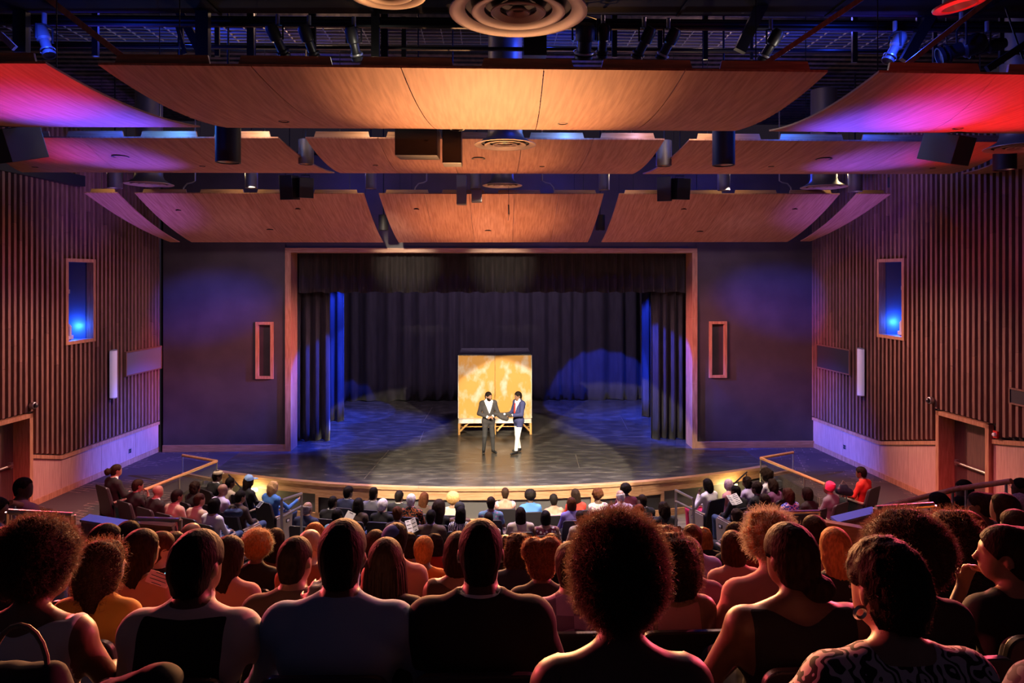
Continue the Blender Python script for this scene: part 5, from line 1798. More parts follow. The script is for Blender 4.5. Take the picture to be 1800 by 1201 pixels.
        D = np.maximum(np.maximum(jaw, z + 0.040 - 0.25 * np.abs(x)), -E(x, y, z, (0, 0.10, -0.058), (0.022, 0.03, 0.010)))
    else:
        D = capd(0.012)
    gp, q = surface(D.astype(F32), lo, h)
    v = gp * h + lo
    if style == 'locs':
        rg = np.random.RandomState(int(seed * 10) + 3)
        vv, qq = [v], [q]
        base = len(v)
        nl = 78
        for i in range(nl):
            az = rg.uniform(-2.6, 2.6)
            r0 = rg.uniform(0.3, 1.0)
            sx, sy = math.sin(az), -math.cos(az)
            p0 = np.array((sx * 0.075 * r0, -0.01 + sy * 0.09 * r0, 0.03 + 0.105 * math.sqrt(max(0, 1 - r0 * r0))))
            p1 = np.array((sx * 0.098, -0.01 + sy * 0.112, 0.0))
            ln = -0.13 - 0.14 * rg.uniform(0.2, 1) if abs(az) < 2.0 else -0.12 - 0.05 * rg.uniform()
            p2 = np.array((sx * 0.108, -0.015 + sy * 0.112, ln * 0.55))
            p3 = np.array((sx * 0.105 + rg.uniform(-.012, .012), -0.02 + sy * 0.11 + rg.uniform(-.01, .01), ln))
            ring = []
            for p, rr in ((p0, 0.009), (p1, 0.0095), (p2, 0.009), (p3, 0.006)):
                for k in range(5):
                    a = 2 * PI * k / 5
                    ring.append(p + np.array((math.cos(a), math.sin(a), 0.0)) * rr)
            vv.append(np.array(ring))
            for a in range(3):
                for k in range(5):
                    k2 = (k + 1) % 5
                    qq.append(np.array([[base + a * 5 + k, base + a * 5 + k2, base + a * 5 + 5 + k2, base + a * 5 + 5 + k]]))
            base += 20
        v, q = np.concatenate(vv), np.concatenate(qq)
    me = np_mesh('hair_' + style, v, q)
    HAIRC[key] = (me, float(v[:, 2].max()))
    return HAIRC[key]


FUZZ = {}


def fuzz_mesh(style, h, seed, R, ez, count, length, width, curl=1.0, droop=0.0):
    "thousands of fine curled strands rooted on the hair volume, one mesh"
    me, _ = hair_mesh(style, h, seed, R, ez)
    rg = np.random.RandomState(5 + int(seed * 10))
    nv = len(me.vertices)
    co = np.empty(nv * 3, F32)
    no = np.empty(nv * 3, F32)
    me.vertices.foreach_get('co', co)
    me.vertices.foreach_get('normal', no)
    co, no = co.reshape(-1, 3), no.reshape(-1, 3)
    i = rg.randint(0, nv, count)
    p = co[i] + rg.normal(0, h * 0.4, (count, 3)) - no[i] * 0.008
    d = no[i] + rg.normal(0, 0.45, (count, 3))
    d /= np.linalg.norm(d, axis=1)[:, None]
    L = length * rg.uniform(0.35, 1.0, count)[:, None]
    sd = np.cross(d, rg.normal(0, 1, (count, 3)))
    sd /= np.linalg.norm(sd, axis=1)[:, None] + 1e-6
    up = np.cross(d, sd)
    ph = rg.uniform(0, 6.28, count)[:, None]
    NS = 5
    V = []
    for s in range(NS + 1):
        t = s / NS
        c = p + d * L * t + (sd * np.cos(ph + t * 5.5) + up * np.sin(ph + t * 5.5)) * (0.22 * L * t * curl) + np.array((0, 0, -1)) * (droop * L * t * t)
        wv = width * (1 - 0.6 * t)
        V.append(c - sd * wv)
        V.append(c + sd * wv)
    V = np.stack(V, 1)
    base = (np.arange(count) * (2 * (NS + 1)))[:, None]
    q = np.concatenate([base + np.array([[2 * s, 2 * s + 1, 2 * s + 3, 2 * s + 2]]) for s in range(NS)])
    return np_mesh('hair_strands', V.reshape(-1, 3), q)


BODYC = {}
STYLES = {
    'shirt': dict(sleeve=0.62, cb=1.092, cf=1.02),
    'tee': dict(sleeve=0.20, cb=1.055, cf=1.0, rc=0.03),
    'blouse': dict(sleeve=0.40, cb=1.045, cf=0.98, rc=0.04),
    'tank': dict(sleeve=0.0, tank=0.115, cb=1.045, cf=0.93, scoop=0.03),
    'lowback': dict(sleeve=0.0, tank=0.195, cb=1.062, cf=0.93, scoop=0.055, scw=0.10),
    'straps': dict(sleeve=0.0, tank=0.165, cb=0.985, cf=0.93, scoop=0.05, scw=0.13),
    'bare': dict(sleeve=0.0, tank=0.3, cb=0.83, cf=0.85),
    'suit': dict(sleeve=0.60, cb=1.092, cf=1.02, over=dict(sleeve=0.58, cb=1.084, cf=1.03, rc=0.017, vneck=(0.72, 0.42), thick=0.017)),
    'vest': dict(sleeve=0.50, cb=1.085, cf=1.02, thick=0.012, over=dict(sleeve=0.0, tank=0.155, cb=1.055, cf=1.0, thick=0.014)),
}
ARMS = {
    'lap': None,
    'chin': {1: ((0.24, 0.10, 0.70), (0.07, 0.16, 0.99), (-0.3, -0.1, 1), 0.9)},
    'chinl': {-1: ((-0.24, 0.10, 0.70), (-0.07, 0.16, 0.99), (0.3, -0.1, 1), 0.9)},
    'spreadl': {-1: ((-0.36, -0.02, 0.80), (-0.44, 0.18, 0.76), (-0.2, 0.9, -0.3), 0.7)},
    'out': {1: ((0.30, 0.12, 0.75), (0.30, 0.40, 0.85), (0.1, 1, 0.5), 0.2)},
    'up': {1: ((0.27, 0.14, 0.92), (0.22, 0.20, 1.14), (0.0, 0.2, 1), 0.2)},
}


def body(style, turn, wide, fat, fem, arms, h, seed=0.0, wr=0.0):
    tb = round(turn / math.radians(15)) * math.radians(15)
    key = (style, tb, wide, fat, fem, arms, h, seed, wr)
    if key not in BODYC:
        BODYC[key] = make_body(SEATED, STYLES[style], h, yaw=tb, wide=wide, fat=fat, fem=fem, arms=ARMS[arms], seed=seed, wrinkle=wr, fine=h < 0.021)
    return BODYC[key], tb


# ---- theatre seat (built once, then copied with its parts)
def make_seat(end=None):
    root = empty('theatre_seat', (0, 0, 0))
    mb = MB()
    prof = []
    for (xx, zz) in ((-0.235, 0.30), (0.235, 0.30), (0.245, 0.62)):
        prof.append((xx, zz))
    for k in range(7):
        an = (k / 6) * PI / 2
        prof.append((0.175 + 0.055 * math.cos(an), 0.905 + 0.055 * math.sin(an)))
    for k in range(7):
        an = PI / 2 + (k / 6) * PI / 2
        prof.append((-0.175 + 0.055 * math.cos(an), 0.905 + 0.055 * math.sin(an)))
    prof.append((-0.245, 0.62))
    yb = lambda z: -0.185 - 0.20 * (z - 0.45)
    mb.prism([(a, yb(b), b) for a, b in prof], (0, -0.035, 0))
    mb.build('seat_back_shell', M['seat'], root, smooth=False, bevel=0.008, world=False)
    mb = MB()
    mb.prism([(a * 0.93, yb(b) + 0.003, 0.52 + (b - 0.52) * 0.94 if b > 0.5 else 0.46) for a, b in prof], (0, 0.04, 0))
    mb.build('back_cushion', M['seatcush'], root, bevel=0.012, world=False)
    MB().box((0, 0.05, 0.405), (0.46, 0.44, 0.09)).build('seat_cushion', M['seatcush'], root, bevel=0.02, world=False)
    for s in (-1, 1):
        MB().bar((s * 0.272, -0.20, 0.635), (s * 0.272, 0.20, 0.655), 0.055, 0.035).build('armrest', M['arm'], root, bevel=0.010, world=False)
        MB().box((s * 0.272, -0.02, 0.31), (0.035, 0.34, 0.62)).build('standard', M['black'], root, bevel=0.006, world=False)
    if end:
        s = end
        MB().prism([(s * 0.292, -0.20, 0.06), (s * 0.292, 0.20, 0.06), (s * 0.292, 0.24, 0.60), (s * 0.292, 0.20, 0.645), (s * 0.292, -0.20, 0.62)], (s * 0.02, 0, 0)).build('end_panel', M['standard'], root, bevel=0.006, world=False)
        pl = MB().box((s * 0.318, 0.10, 0.50), (0.008, 0.10, 0.07)).build('number_plate', M['black'], root, world=False)
        MB().box((s * 0.323, 0.10, 0.50), (0.004, 0.06, 0.045)).build('number', M['white'], pl, world=False)
    return root


SEAT0 = make_seat()
SEATL = make_seat(-1)
SEATR = make_seat(1)
PROTO_SEATS = [SEAT0, SEATL, SEATR]


def place_seat(loc, rz, label, end=0):
    s = copy_tree(SEAT0 if end == 0 else (SEATL if end < 0 else SEATR))
    s.location = loc
    s.rotation_euler = (0, 0, rz)
    tag(s, label, 'seat', 'black theatre seats in the audience')
    return s


def short_name(desc):
    return desc


def row_floor(Y):
    k = round((Y - 1.8) / 0.9)
    return 3.03 - 0.33 * k


HATS = {}


def hat_parts(kind, person, hc, tb, col):
    hm = mat('hat_cloth', col, 0.8)
    mb = MB()
    if kind == 'cap':
        prof = [(0.092 * math.cos(a), 0.098 * math.sin(a)) for a in [i * PI / 16 for i in range(9)]]
        mb.lathe(prof, (0, -0.008, 0.030), 20)
        o = mb.build('cap', hm, person, smooth=True, world=False)
        b = MB().prism([(-0.07, 0.06, 0.035), (0.07, 0.06, 0.035), (0.06, 0.14, 0.025), (0.03, 0.165, 0.02), (-0.03, 0.165, 0.02), (-0.06, 0.14, 0.025)], (0, 0, 0.008)).build('brim', hm, o, world=False)
    elif kind == 'flatcap':
        mb.lathe([(0.090, 0.02), (0.108, 0.045), (0.100, 0.075), (0.06, 0.095), (0.001, 0.10)], (0, 0.0, 0.028), 20)
        o = mb.build('cap', hm, person, smooth=True, world=False)
        MB().prism([(-0.06, 0.085, 0.05), (0.06, 0.085, 0.05), (0.03, 0.135, 0.045), (-0.03, 0.135, 0.045)], (0, 0, 0.010)).build('brim', hm, o, world=False)
    elif kind == 'kippah':
        prof = [(0.092 * math.cos(a), 0.092 * math.sin(a) * 1.06) for a in [0.55 + i * (PI / 2 - 0.55) / 6 for i in range(7)]]
        mb.lathe(prof, (-0.01, -0.030, 0.036), 20, (-0.35, -0.35, 1))
        o = mb.build('skullcap', hm, person, smooth=True, world=False)
    elif kind == 'wrap':
        mb.lathe([(0.085, -0.06), (0.100, 0.0), (0.100, 0.06), (0.07, 0.105), (0.001, 0.115)], (0, -0.03, 0.02), 20, (0, -0.45, 1))
        o = mb.build('headscarf', hm, person, smooth=True, world=False)
    o.location = hc
    o.rotation_euler = (0, 0, tb)
    if kind == 'cap':
        o.scale = (1.18, 1.18, 1.22)
    return o


def glasses(person, hc, tb):
    mb = MB()
    for s in (-1, 1):
        mb.tube([(s * 0.034 + 0.024 * math.cos(a), 0.104, 0.004 + 0.018 * math.sin(a)) for a in [i * PI / 5 for i in range(11)]], 0.0022, 5)
        mb.tube([(s * 0.058, 0.102, 0.008), (s * 0.080, 0.06, 0.008), (s * 0.082, -0.01, 0.006)], 0.002, 5)
    mb.tube([(-0.010, 0.105, 0.008), (0.010, 0.105, 0.008)], 0.0025, 5)
    o = mb.build('eyeglasses', M['blackplastic'], person, smooth=True, world=False)
    o.location = hc
    o.rotation_euler = (0, 0, tb)
    return o


# ================================================================== THE AUDIENCE
K = dict(black=(0.012, 0.011, 0.012), navy=(0.018, 0.022, 0.060), grey=(0.13, 0.13, 0.16), brown=(0.085, 0.050, 0.035), dkbrown=(0.05, 0.028, 0.02), white=(0.62, 0.60, 0.62), denim=(0.05, 0.15, 0.42), maroon=(0.12, 0.014, 0.035),
         red=(0.50, 0.035, 0.022), pink=(0.62, 0.27, 0.27), beige=(0.42, 0.33, 0.23), khaki=(0.34, 0.28, 0.20), lavender=(0.48, 0.42, 0.62), cream=(0.55, 0.45, 0.36), blue=(0.03, 0.07, 0.38), violet=(0.22, 0.18, 0.52), yellow=(0.50, 0.26, 0.035),
         orange=(0.62, 0.16, 0.02), dkred=(0.20, 0.02, 0.02), teal=(0.12, 0.24, 0.34), rust=(0.30, 0.09, 0.05), plum=(0.16, 0.06, 0.14), offwhite=(0.52, 0.48, 0.46), jeans=(0.03, 0.05, 0.12), ltblue=(0.20, 0.33, 0.52))
# (label, px, py of the top of the head or hair, depth, section, hair, hair colour, skin, garment, colour, options)
A = []


def a(*r, **o):
    A.append((r, o))


# ---- front row of the centre block
F1, F2, F3 = 14.9, 14.0, 13.1
a('person in navy suit, leftmost in the front row', 613, 854, F1, 'F', 'shortcurl', 'black', 0, 'suit', 'navy')
a('person in grey suit, second from left in the front row', 657, 857, F1, 'F', 'flattop', 'black', 1, 'suit', 'grey')
a('person in dark suit and white collar, third in front row', 702, 862, F1, 'F', 'short', 'black', 1, 'suit', 'black')
a('person in dark top fourth from left in front row', 746, 865, F1, 'F', 'long', 'auburn', 3, 'blouse', 'dkbrown', fem=1)
a('person in pale top right of the dark clad front row', 797, 863, F1, 'F', 'afro', 'blonde', 3, 'blouse', 'cream', fem=1, R=0.15)
a('bare shouldered person in the middle of the front row', 888, 857, F1, 'F', 'buzz', 'brown', 3, 'bare', 'pink', fem=1)
a('person in bright blue denim jacket in the front row', 932, 859, F1, 'F', 'afro', 'black', 0, 'shirt', 'denim', R=0.13)
a('person in off-shoulder blush top right of the denim jacket', 973, 868, F1, 'F', 'short', 'black', 3, 'straps', 'pink', fem=1)
a('person in red top in the right half of front row', 1011, 859, F1, 'F', 'long', 'dark', 1, 'tee', 'red', fem=1)
a('person in white flowered blouse in the front row', 1050, 857, F1, 'F', 'bigcurl', 'auburn', 1, 'blouse', 'offwhite', fem=1, R=0.125, pat=('floral', (0.35, 0.2, 0.35), 'f_top'))
a('person in maroon jacket, rightmost in the front row', 1099, 848, F1, 'F', 'afro', 'black', 0, 'suit', 'maroon', R=0.125)
# ---- second row
a('person in navy jacket beside the left aisle, leaning right', 541, 887, 13.3, 'F', 'fringe', 'grey', 3, 'shirt', 'navy', wide=1.05, end=-1)
a('person in dark suit at the left end of second row', 585, 872, F2, 'F', 'buzz', 'black', 0, 'suit', 'black')
a('person in dark green top, second row behind grey suit', 630, 875, F2, 'F', 'locs', 'black', 1, 'shirt', 'dkbrown', fem=1)
a('person in black top with upright collar, second row', 673, 876, F2, 'F', 'shortcurl', 'white', 3, 'shirt', 'black')
a('person in patterned orange and black sweater, second row', 723, 868, F2, 'F', 'short', 'white', 4, 'shirt', 'black', wide=1.05, pat=('lace', (0.40, 0.10, 0.03), 'f_top'))
a('person in dark clothes in second row before pale topped person', 772, 877, F2, 'F', 'long', 'dark', 1, 'shirt', 'black', fem=1, hs=1.35)
a('person in black cap and tan top, second row', 808, 882, F2, 'F', 'short', 'black', 2, 'tank', 'beige', hat=('cap', 'black'))
a('person in pastel tie-dyed top in the second row', 863, 873, F2, 'F', 'short', 'dark', 2, 'tee', 'teal', fem=1, wide=1.08, pat=('floral', (0.36, 0.20, 0.42), 'f_top'))
a('person in violet shirt, second row behind red top', 1004, 874, F2, 'F', 'bob', 'auburn', 1, 'shirt', 'violet', fem=1)
a('person in lavender shirt, second row behind maroon jacket', 1090, 866, F2, 'F', 'fringe', 'white', 4, 'shirt', 'lavender', wide=1.06)
a('person in black top with white neckband, second row right', 1129, 869, F2, 'F', 'buzz', 'dark', 2, 'suit', 'black')
# ---- third row
a('person holding white paper at the left of third row', 593, 894, 13.0, 'F', 'short', 'black', 1, 'shirt', 'teal', fem=1)
a('person in dark top in third row left of brown shirt', 700, 889, F3, 'F', 'updo', 'auburn', 2, 'tee', 'dkbrown', fem=1)
a('broad person in brown shirt with white collar, third row', 758, 896, F3 - 0.2, 'F', 'short', 'black', 1, 'suit', 'brown', wide=1.22)
a('person in black and white zebra top, third row', 810, 890, F3, 'F', 'long', 'black', 1, 'tee', 'white', fem=1, pat=('zebra', (0.01, 0.01, 0.01), 'f_top'))
a('person in tan top behind tie-dyed top, third row', 859, 900, F3, 'F', 'short', 'dark', 2, 'tee', 'beige', fem=1)
a('person in cream blouse in the third row', 915, 891, F3, 'F', 'long', 'dark', 2, 'blouse', 'cream', fem=1, wide=1.12)
a('person in maroon top with white flowers, third row', 959, 897, F3, 'F', 'bob', 'black', 3, 'lowback', 'maroon', fem=1, wide=1.12, pat=('floral', (0.6, 0.5, 0.5), 'f_top'))
a('person mostly hidden behind the strappy dark top, third row', 1020, 897, F3, 'F', 'short', 'dark', 3, 'tee', 'beige', fem=1)
a('person in grey top with hands at face, third row right', 1122, 885, F3, 'F', 'updo', 'red', 3, 'tee', 'grey', fem=1, arms='chinl')
a('person in black jacket at right end of third row', 1166, 881, F3, 'F', 'wavy', 'dark', 2, 'shirt', 'black', fem=1, wide=1.12, end=1)
# ---- left angled block
a('person in flat cap and dark jacket near left stage corner', 383, 827, 15.7, 'L', 'short', 'dark', 2, 'suit', 'black', hat=('flatcap', 'beige'))
a('person in patterned top beside the flat cap', 405, 839, 15.4, 'L', 'buzz', 'black', 1, 'tee', 'beige')
a('person in blue baseball cap and dark jacket', 438, 834, 15.3, 'L', 'long', 'dark', 2, 'shirt', 'black', hat=('cap', 'ltblue'))
a('person in blue denim jacket on the aisle by left rail', 481, 845, 14.9, 'L', 'wavy', 'blonde', 3, 'shirt', 'denim', fem=1, low='jeans', wide=1.08, end=1, arms='out')
a('person in dark clothes behind the left wooden handrail', 344, 845, 14.8, 'L', 'curly', 'dark', 2, 'shirt', 'black', fem=1, R=0.13)
a('person in white shirt and eyeglasses, left block', 392, 851, 14.2, 'L', None, None, 3, 'shirt', 'lavender', glasses=1)
a('person in brown shirt holding phone on the left block aisle', 423, 862, 13.8, 'L', 'short', 'black', 3, 'shirt', 'dkbrown', end=1)
a('person in black suit at the outer end of left block', 205, 816, 14.3, 'L', 'pony', 'dark', 3, 'suit', 'black', end=-1)
a('person in dark jacket resting chin on hand, left block', 243, 842, 14.0, 'L', 'short', 'dark', 3, 'shirt', 'black', arms='chin', fem=1)
a('person in dark suit with white collar, left block back row', 278, 853, 13.6, 'L', None, None, 3, 'suit', 'black')
a('person in beige shirt in back row of left block', 312, 860, 13.2, 'L', 'short', 'black', 2, 'shirt', 'khaki')
a('person in khaki overshirt in back row of left block', 351, 867, 12.8, 'L', 'buzz', 'brown', 3, 'shirt', 'beige')
a('person in bright white top at the aisle, left block', 378, 875, 12.4, 'L', 'bob', 'black', 3, 'blouse', 'white', fem=1, end=1)
# ---- right angled block
a('person in white blouse and pink trousers by right rail', 1243, 841, 14.9, 'S', 'half', 'black', 2, 'shirt', 'white', fem=1, arms='chinl', low='pinktr', end=-1)
a('person in pale sleeveless top near right step light', 1280, 842, 15.2, 'S', 'bob', 'pinkgrey', 4, 'tee', 'pink', fem=1, hs=0.92)
a('person in lilac shirt near right step light', 1312, 837, 15.5, 'S', 'curly', 'dark', 2, 'shirt', 'lavender', fem=1, R=0.125)
a('person in white top with blue sleeve under right handrail', 1346, 822, 15.9, 'S', 'bigcurl', 'dark', 2, 'shirt', 'white', fem=1, R=0.16)
a('person in dark jacket reading a white programme', 1293, 853, 13.9, 'S', 'buzz', 'black', 1, 'shirt', 'black', end=-1)
a('person in black top behind the lilac shirt', 1329, 846, 14.5, 'S', 'updo', 'dark', 2, 'shirt', 'black', fem=1)
a('person in mauve cardigan, right block middle row', 1357, 841, 15.0, 'S', 'wavy', 'dark', 3, 'shirt', 'plum', fem=1)
a('person in grey jacket with pink collar, right block', 1343, 867, 13.0, 'S', 'long', 'dark', 2, 'shirt', 'grey', fem=1)
a('person in blue patterned top, right block back row', 1384, 857, 13.3, 'S', 'wavy', 'brown', 2, 'tee', 'blue', fem=1, pat=('lace', (0.45, 0.40, 0.50), 'f_top'))
a('person in black jacket and red scarf, right block', 1418, 856, 13.6, 'S', 'bob', 'black', 1, 'shirt', 'black', fem=1)
a('person in bright pink headscarf and grey jacket', 1456, 846, 13.9, 'S', None, None, 2, 'shirt', 'grey', fem=1, hat=('wrap', 'hotpink'))
a('person in red shirt at the outer end of right block', 1513, 820, 14.4, 'S', 'short', 'black', 1, 'shirt', 'red', end=1)
a('person in grey top behind the programme reader', 1294, 893, 12.2, 'S', 'curly', 'brown', 3, 'tee', 'grey', fem=1, R=0.12)
# ---- rear block, nearest rows first
a('person in strappy dark top seen from behind, closest to camera', 1085, 893, 1.8, 'R', 'afro', 'dark', 1, 'straps', 'dkbrown', fem=1, R=0.122, ez=1.22, fuzz=(20000, 0.036, 0.0007), turn=0, wr=0.002, wide=0.98)
a('person in black and white brushstroke top, right foreground', 1556, 942, 1.85, 'R', 'shortcurl', 'dark', 3, 'blouse', 'black', fem=1, wide=1.12, fat=0.02, arms='spreadl', pat=('strokes', (0.50, 0.42, 0.46), 'f_top'), turn=14, fuzz=(9000, 0.012, 0.0006), wr=0.002)
a('person in patterned grey sleeve cut off at right edge', 1890, 985, 2.0, 'R', 'short', 'dark', 2, 'blouse', 'grey', fem=1, wide=1.1, arms='spreadl', pat=('strokes', (0.05, 0.04, 0.06), 'f_top'))
a('person in black suit jacket, centre foreground', 845, 912, 2.7, 'R', 'buzz', 'black', 0, 'suit', 'black', wide=1.12, wr=0.0015)
a('person in light blue shirt, left of the black suit', 603, 912, 2.7, 'R', 'buzz', 'black', 1, 'shirt', 'ltblue', wide=1.20, fat=0.015, hs=1.06, wr=0.004)
a('person in black vest over pale rolled sleeve shirt', 348, 930, 2.7, 'R', 'short', 'black', 1, 'vest', 'offwhite', over='black', wide=1.08, wr=0.004, turn=-18, arms='out')
a('person in white sleeveless top at the left edge', 72, 905, 2.7, 'R', 'afro', 'dark', 2, 'lowback', 'white', fem=1, R=0.148, ez=1.0, fuzz=(16000, 0.034, 0.0008), turn=-42, glasses=1, wide=1.05, fat=0.01)
a('person in black boat-neck top, right foreground', 1388, 918, 2.7, 'R', 'bunlow', 'dark', 2, 'lowback', 'black', fem=1, wide=1.22, fat=0.03, turn=12)
a('person in black short sleeved top turned left, right edge', 1765, 922, 2.9, 'R', 'bigback', 'dark', 3, 'tee', 'black', fem=1, turn=52, arms='chinl')
a('person hidden behind brushstroke top, dark clothes', 1590, 892, 2.75, 'R', 'afro', 'dark', 1, 'shirt', 'black', fem=1, R=0.165, fuzz=(12000, 0.035, 0.0008))
# third nearest row and on
a('person in brown jacket behind the light blue shirt', 520, 943, 3.6, 'R', 'buzz', 'dark', 3, 'shirt', 'brown', turn=-16, wide=1.08)
a('person in black cardigan between light blue shirt and black suit', 678, 945, 3.6, 'R', 'locs', 'brown', 2, 'shirt', 'black', fem=1)
a('person in plum plaid shirt left of the strappy dark top', 1003, 952, 3.6, 'R', 'short', 'brown', 3, 'shirt', 'plum', pat=('plaid', (0.36, 0.16, 0.34), 'f_top'))
a('person in dark quilted jacket behind the black suit', 951, 942, 4.3, 'R', 'puffs', 'auburn', 1, 'shirt', 'black', fem=1, fuzz=(5000, 0.02, 0.0008))
a('person in pink collared jacket behind the boat-neck top', 1352, 894, 3.6, 'R', 'bigcurl', 'ginger', 4, 'shirt', 'pink', fem=1, R=0.125, wide=1.12, fuzz=(5000, 0.05, 0.0010))
a('person in pink sleeveless top right of the strappy dark top', 1180, 935, 3.6, 'R', 'curly', 'dark', 3, 'tank', 'pink', fem=1, R=0.16, fuzz=(5000, 0.05, 0.0009))
a('person in mustard yellow top behind the vest', 183, 947, 3.6, 'R', 'wavy', 'brown', 3, 'shirt', 'yellow', fem=1, fuzz=(4000, 0.05, 0.0009), turn=-25)
a('person in black jacket with fingers raised, right rear block', 1672, 894, 3.6, 'R', 'wavy', 'brown', 3, 'suit', 'black', fem=1, turn=25, fuzz=(4000, 0.05, 0.0009), wide=1.1)
a('person in dark clothes hidden behind white sleeveless top', 10, 925, 3.6, 'R', 'short', 'black', 1, 'shirt', 'black')
a('person in salmon blouse behind the black vest', 403, 941, 4.5, 'R', 'long', 'brown', 3, 'shirt', 'pink', fem=1, turn=-20)
a('person in dusty pink lace top, left rear block', 250, 929, 4.5, 'R', 'long', 'brown', 3, 'tee', 'pink', fem=1, turn=-28)
a('person in bare shoulder brown top left of black suit', 806, 934, 4.5, 'R', 'bob', 'brown', 3, 'lowback', 'brown', fem=1)
a('person in navy top between black suit and quilted jacket', 912, 936, 5.0, 'R', 'curly', 'brown', 2, 'shirt', 'navy', fem=1, R=0.125, fuzz=(2500, 0.03, 0.0009))
a('person in blush sweater with raised collar, right of centre', 1288, 932, 5.4, 'R', 'bob', 'auburn', 3, 'shirt', 'pink', fem=1)
a('person in black dotted top, right rear block', 1467, 926, 4.7, 'R', 'long', 'ginger', 4, 'shirt', 'black', fem=1, pat=('dots', (0.4, 0.35, 0.35), 'f_top'))
a('person in plum tee between pink sleeveless and blush sweater', 1209, 943, 4.5, 'R', 'bob', 'dark', 2, 'tee', 'plum', fem=1)
a('person in pale grey shirt leaning forward, left rear block', 545, 931, 5.0, 'R', None, None, 4, 'shirt', 'rust', turn=-25)
a('person in black top with profile to stage, left rear block', 283, 934, 5.4, 'R', 'short', 'auburn', 4, 'shirt', 'black', turn=-40, glasses=1)
a('person in dark top and eyeglasses near blue lit ledge', 187, 920, 5.4, 'R', 'short', 'dark', 3, 'shirt', 'dkbrown', turn=-45, glasses=1, fem=1)
a('person in blue skullcap and pale pink shirt', 696, 919, 5.4, 'R', 'short', 'dark', 4, 'shirt', 'pink', hat=('kippah', 'blue'))
a('person in dark dress beside the skullcap', 717, 935, 7.2, 'R', 'curly', 'dark', 3, 'tank', 'black', fem=1, R=0.115)
a('person in dark red wrap behind blush sweater', 1316, 928, 6.3, 'R', 'bob', 'auburn', 2, 'shirt', 'dkred', fem=1)
a('person in dark brown top behind the pink sleeveless top', 1168, 921, 5.0, 'R', 'bigcurl', 'dark', 2, 'shirt', 'dkbrown', fem=1, R=0.135, fuzz=(2500, 0.03, 0.0009))
a('person in red knit behind the black jacket at right', 1700, 897, 4.5, 'R', 'bob', 'red', 2, 'shirt', 'dkred', fem=1)
a('person in yellow top at right edge, rear block', 1785, 895, 5.4, 'R', 'short', 'brown', 4, 'shirt', 'yellow', turn=25)
a('person in dark floral skirt and black top, left rear block', 453, 928, 6.3, 'R', 'afro', 'ginger', 2, 'shirt', 'black', fem=1, R=0.140, fuzz=(4000, 0.03, 0.0010))
a('person in orange top before salmon sleeve, centre rear block', 745, 942, 6.3, 'R', 'shortcurl', 'ginger', 3, 'tee', 'orange')
a('person in red top with raised pink sleeve', 764, 937, 8.1, 'R', 'curly', 'brown', 2, 'shirt', 'red', fem=1, R=0.12, arms='up')
a('person in black top left of the eyeglasses wearer by low rail', 308, 934, 6.0, 'R', 'curly', 'dark', 3, 'shirt', 'black', fem=1, R=0.115)
a('person in dark jacket and eyeglasses near low left rail', 337, 919, 7.2, 'R', None, None, 3, 'shirt', 'black', glasses=1, turn=-20)
a('person in dark jacket left of the skullcap', 660, 931, 6.3, 'R', 'short', 'brown', 3, 'shirt', 'navy')
a('person in purple shirt behind the plum tee, right of centre', 1217, 921, 6.3, 'R', 'buzz', 'auburn', 2, 'shirt', 'violet')
a('person in black shawl behind the purple shirt', 1236, 926, 8.1, 'R', 'curly', 'ginger', 3, 'shirt', 'black', fem=1, R=0.11)
a('person in pink dress shirt before the low right rail', 1431, 905, 6.7, 'R', 'short', 'brown', 3, 'shirt', 'pink', turn=10)
a('person in dark wrap below the right aisle seats', 1290, 915, 7.2, 'R', 'updo', 'dark', 2, 'shirt', 'black', fem=1)
a('person in dark top behind black suit, near right ear', 888, 940, 6.0, 'R', 'curly', 'brown', 2, 'shirt', 'black', fem=1, R=0.11)
a('person in black headband and dark top, centre rear block', 969, 935, 6.4, 'R', 'updo', 'dark', 2, 'shirt', 'black', fem=1)
a('person in rust cardigan beside the left aisle rail', 484, 928, 7.2, 'R', 'long', 'brown', 4, 'shirt', 'rust', fem=1)
a('person in grey shirt just left of the light blue shirt', 553, 917, 7.0, 'R', 'wavy', 'ginger', 4, 'shirt', 'grey', fem=1)
a('person in dark clothes beside low left rail post', 226, 915, 7.6, 'R', 'short', 'black', 2, 'shirt', 'black', turn=-20)
a('person in white top in profile, right rear block', 1720, 864, 7.2, 'R', 'bigback', 'dark', 2, 'blouse', 'offwhite', fem=1, turn=35)
a('person in black shawl under the right ramp handrail', 1648, 865, 8.1, 'R', 'half', 'black', 3, 'shirt', 'black', fem=1, turn=35)
a('person in black top left of white top, right rear block', 1688, 872, 9.0, 'R', 'short', 'black', 1, 'shirt', 'black', turn=25)
a('person in black and white striped top, right rear block', 1763, 866, 6.3, 'R', 'bob', 'dark', 3, 'tee', 'white', fem=1, turn=30, pat=('zebra', (0.01, 0.01, 0.01), 'f_top'))
a('person in dark shirt at right edge beside striped top', 1793, 867, 8.1, 'R', 'shortcurl', 'grey', 4, 'shirt', 'dkbrown', turn=30)
a('person in blue shirt before the right exit door', 1694, 843, 9.9, 'R', 'short', 'black', 1, 'shirt', 'ltblue', turn=35)
a('person in eyeglasses and dark jacket above ramp handrail, right edge', 1794, 840, 9.0, 'R', 'buzz', 'black', 1, 'shirt', 'black', turn=40, glasses=1)
a('person in pink shirt before the left exit door', 42, 839, 9.3, 'R', 'buzz', 'dark', 1, 'shirt', 'pink', turn=-50)
a('person in blue top cut off at the left edge', -3, 874, 8.0, 'R', 'short', 'dark', 3, 'shirt', 'denim', turn=-50)
K['pinktr'] = (0.62, 0.03, 0.12)
K['hotpink'] = (0.75, 0.04, 0.16)

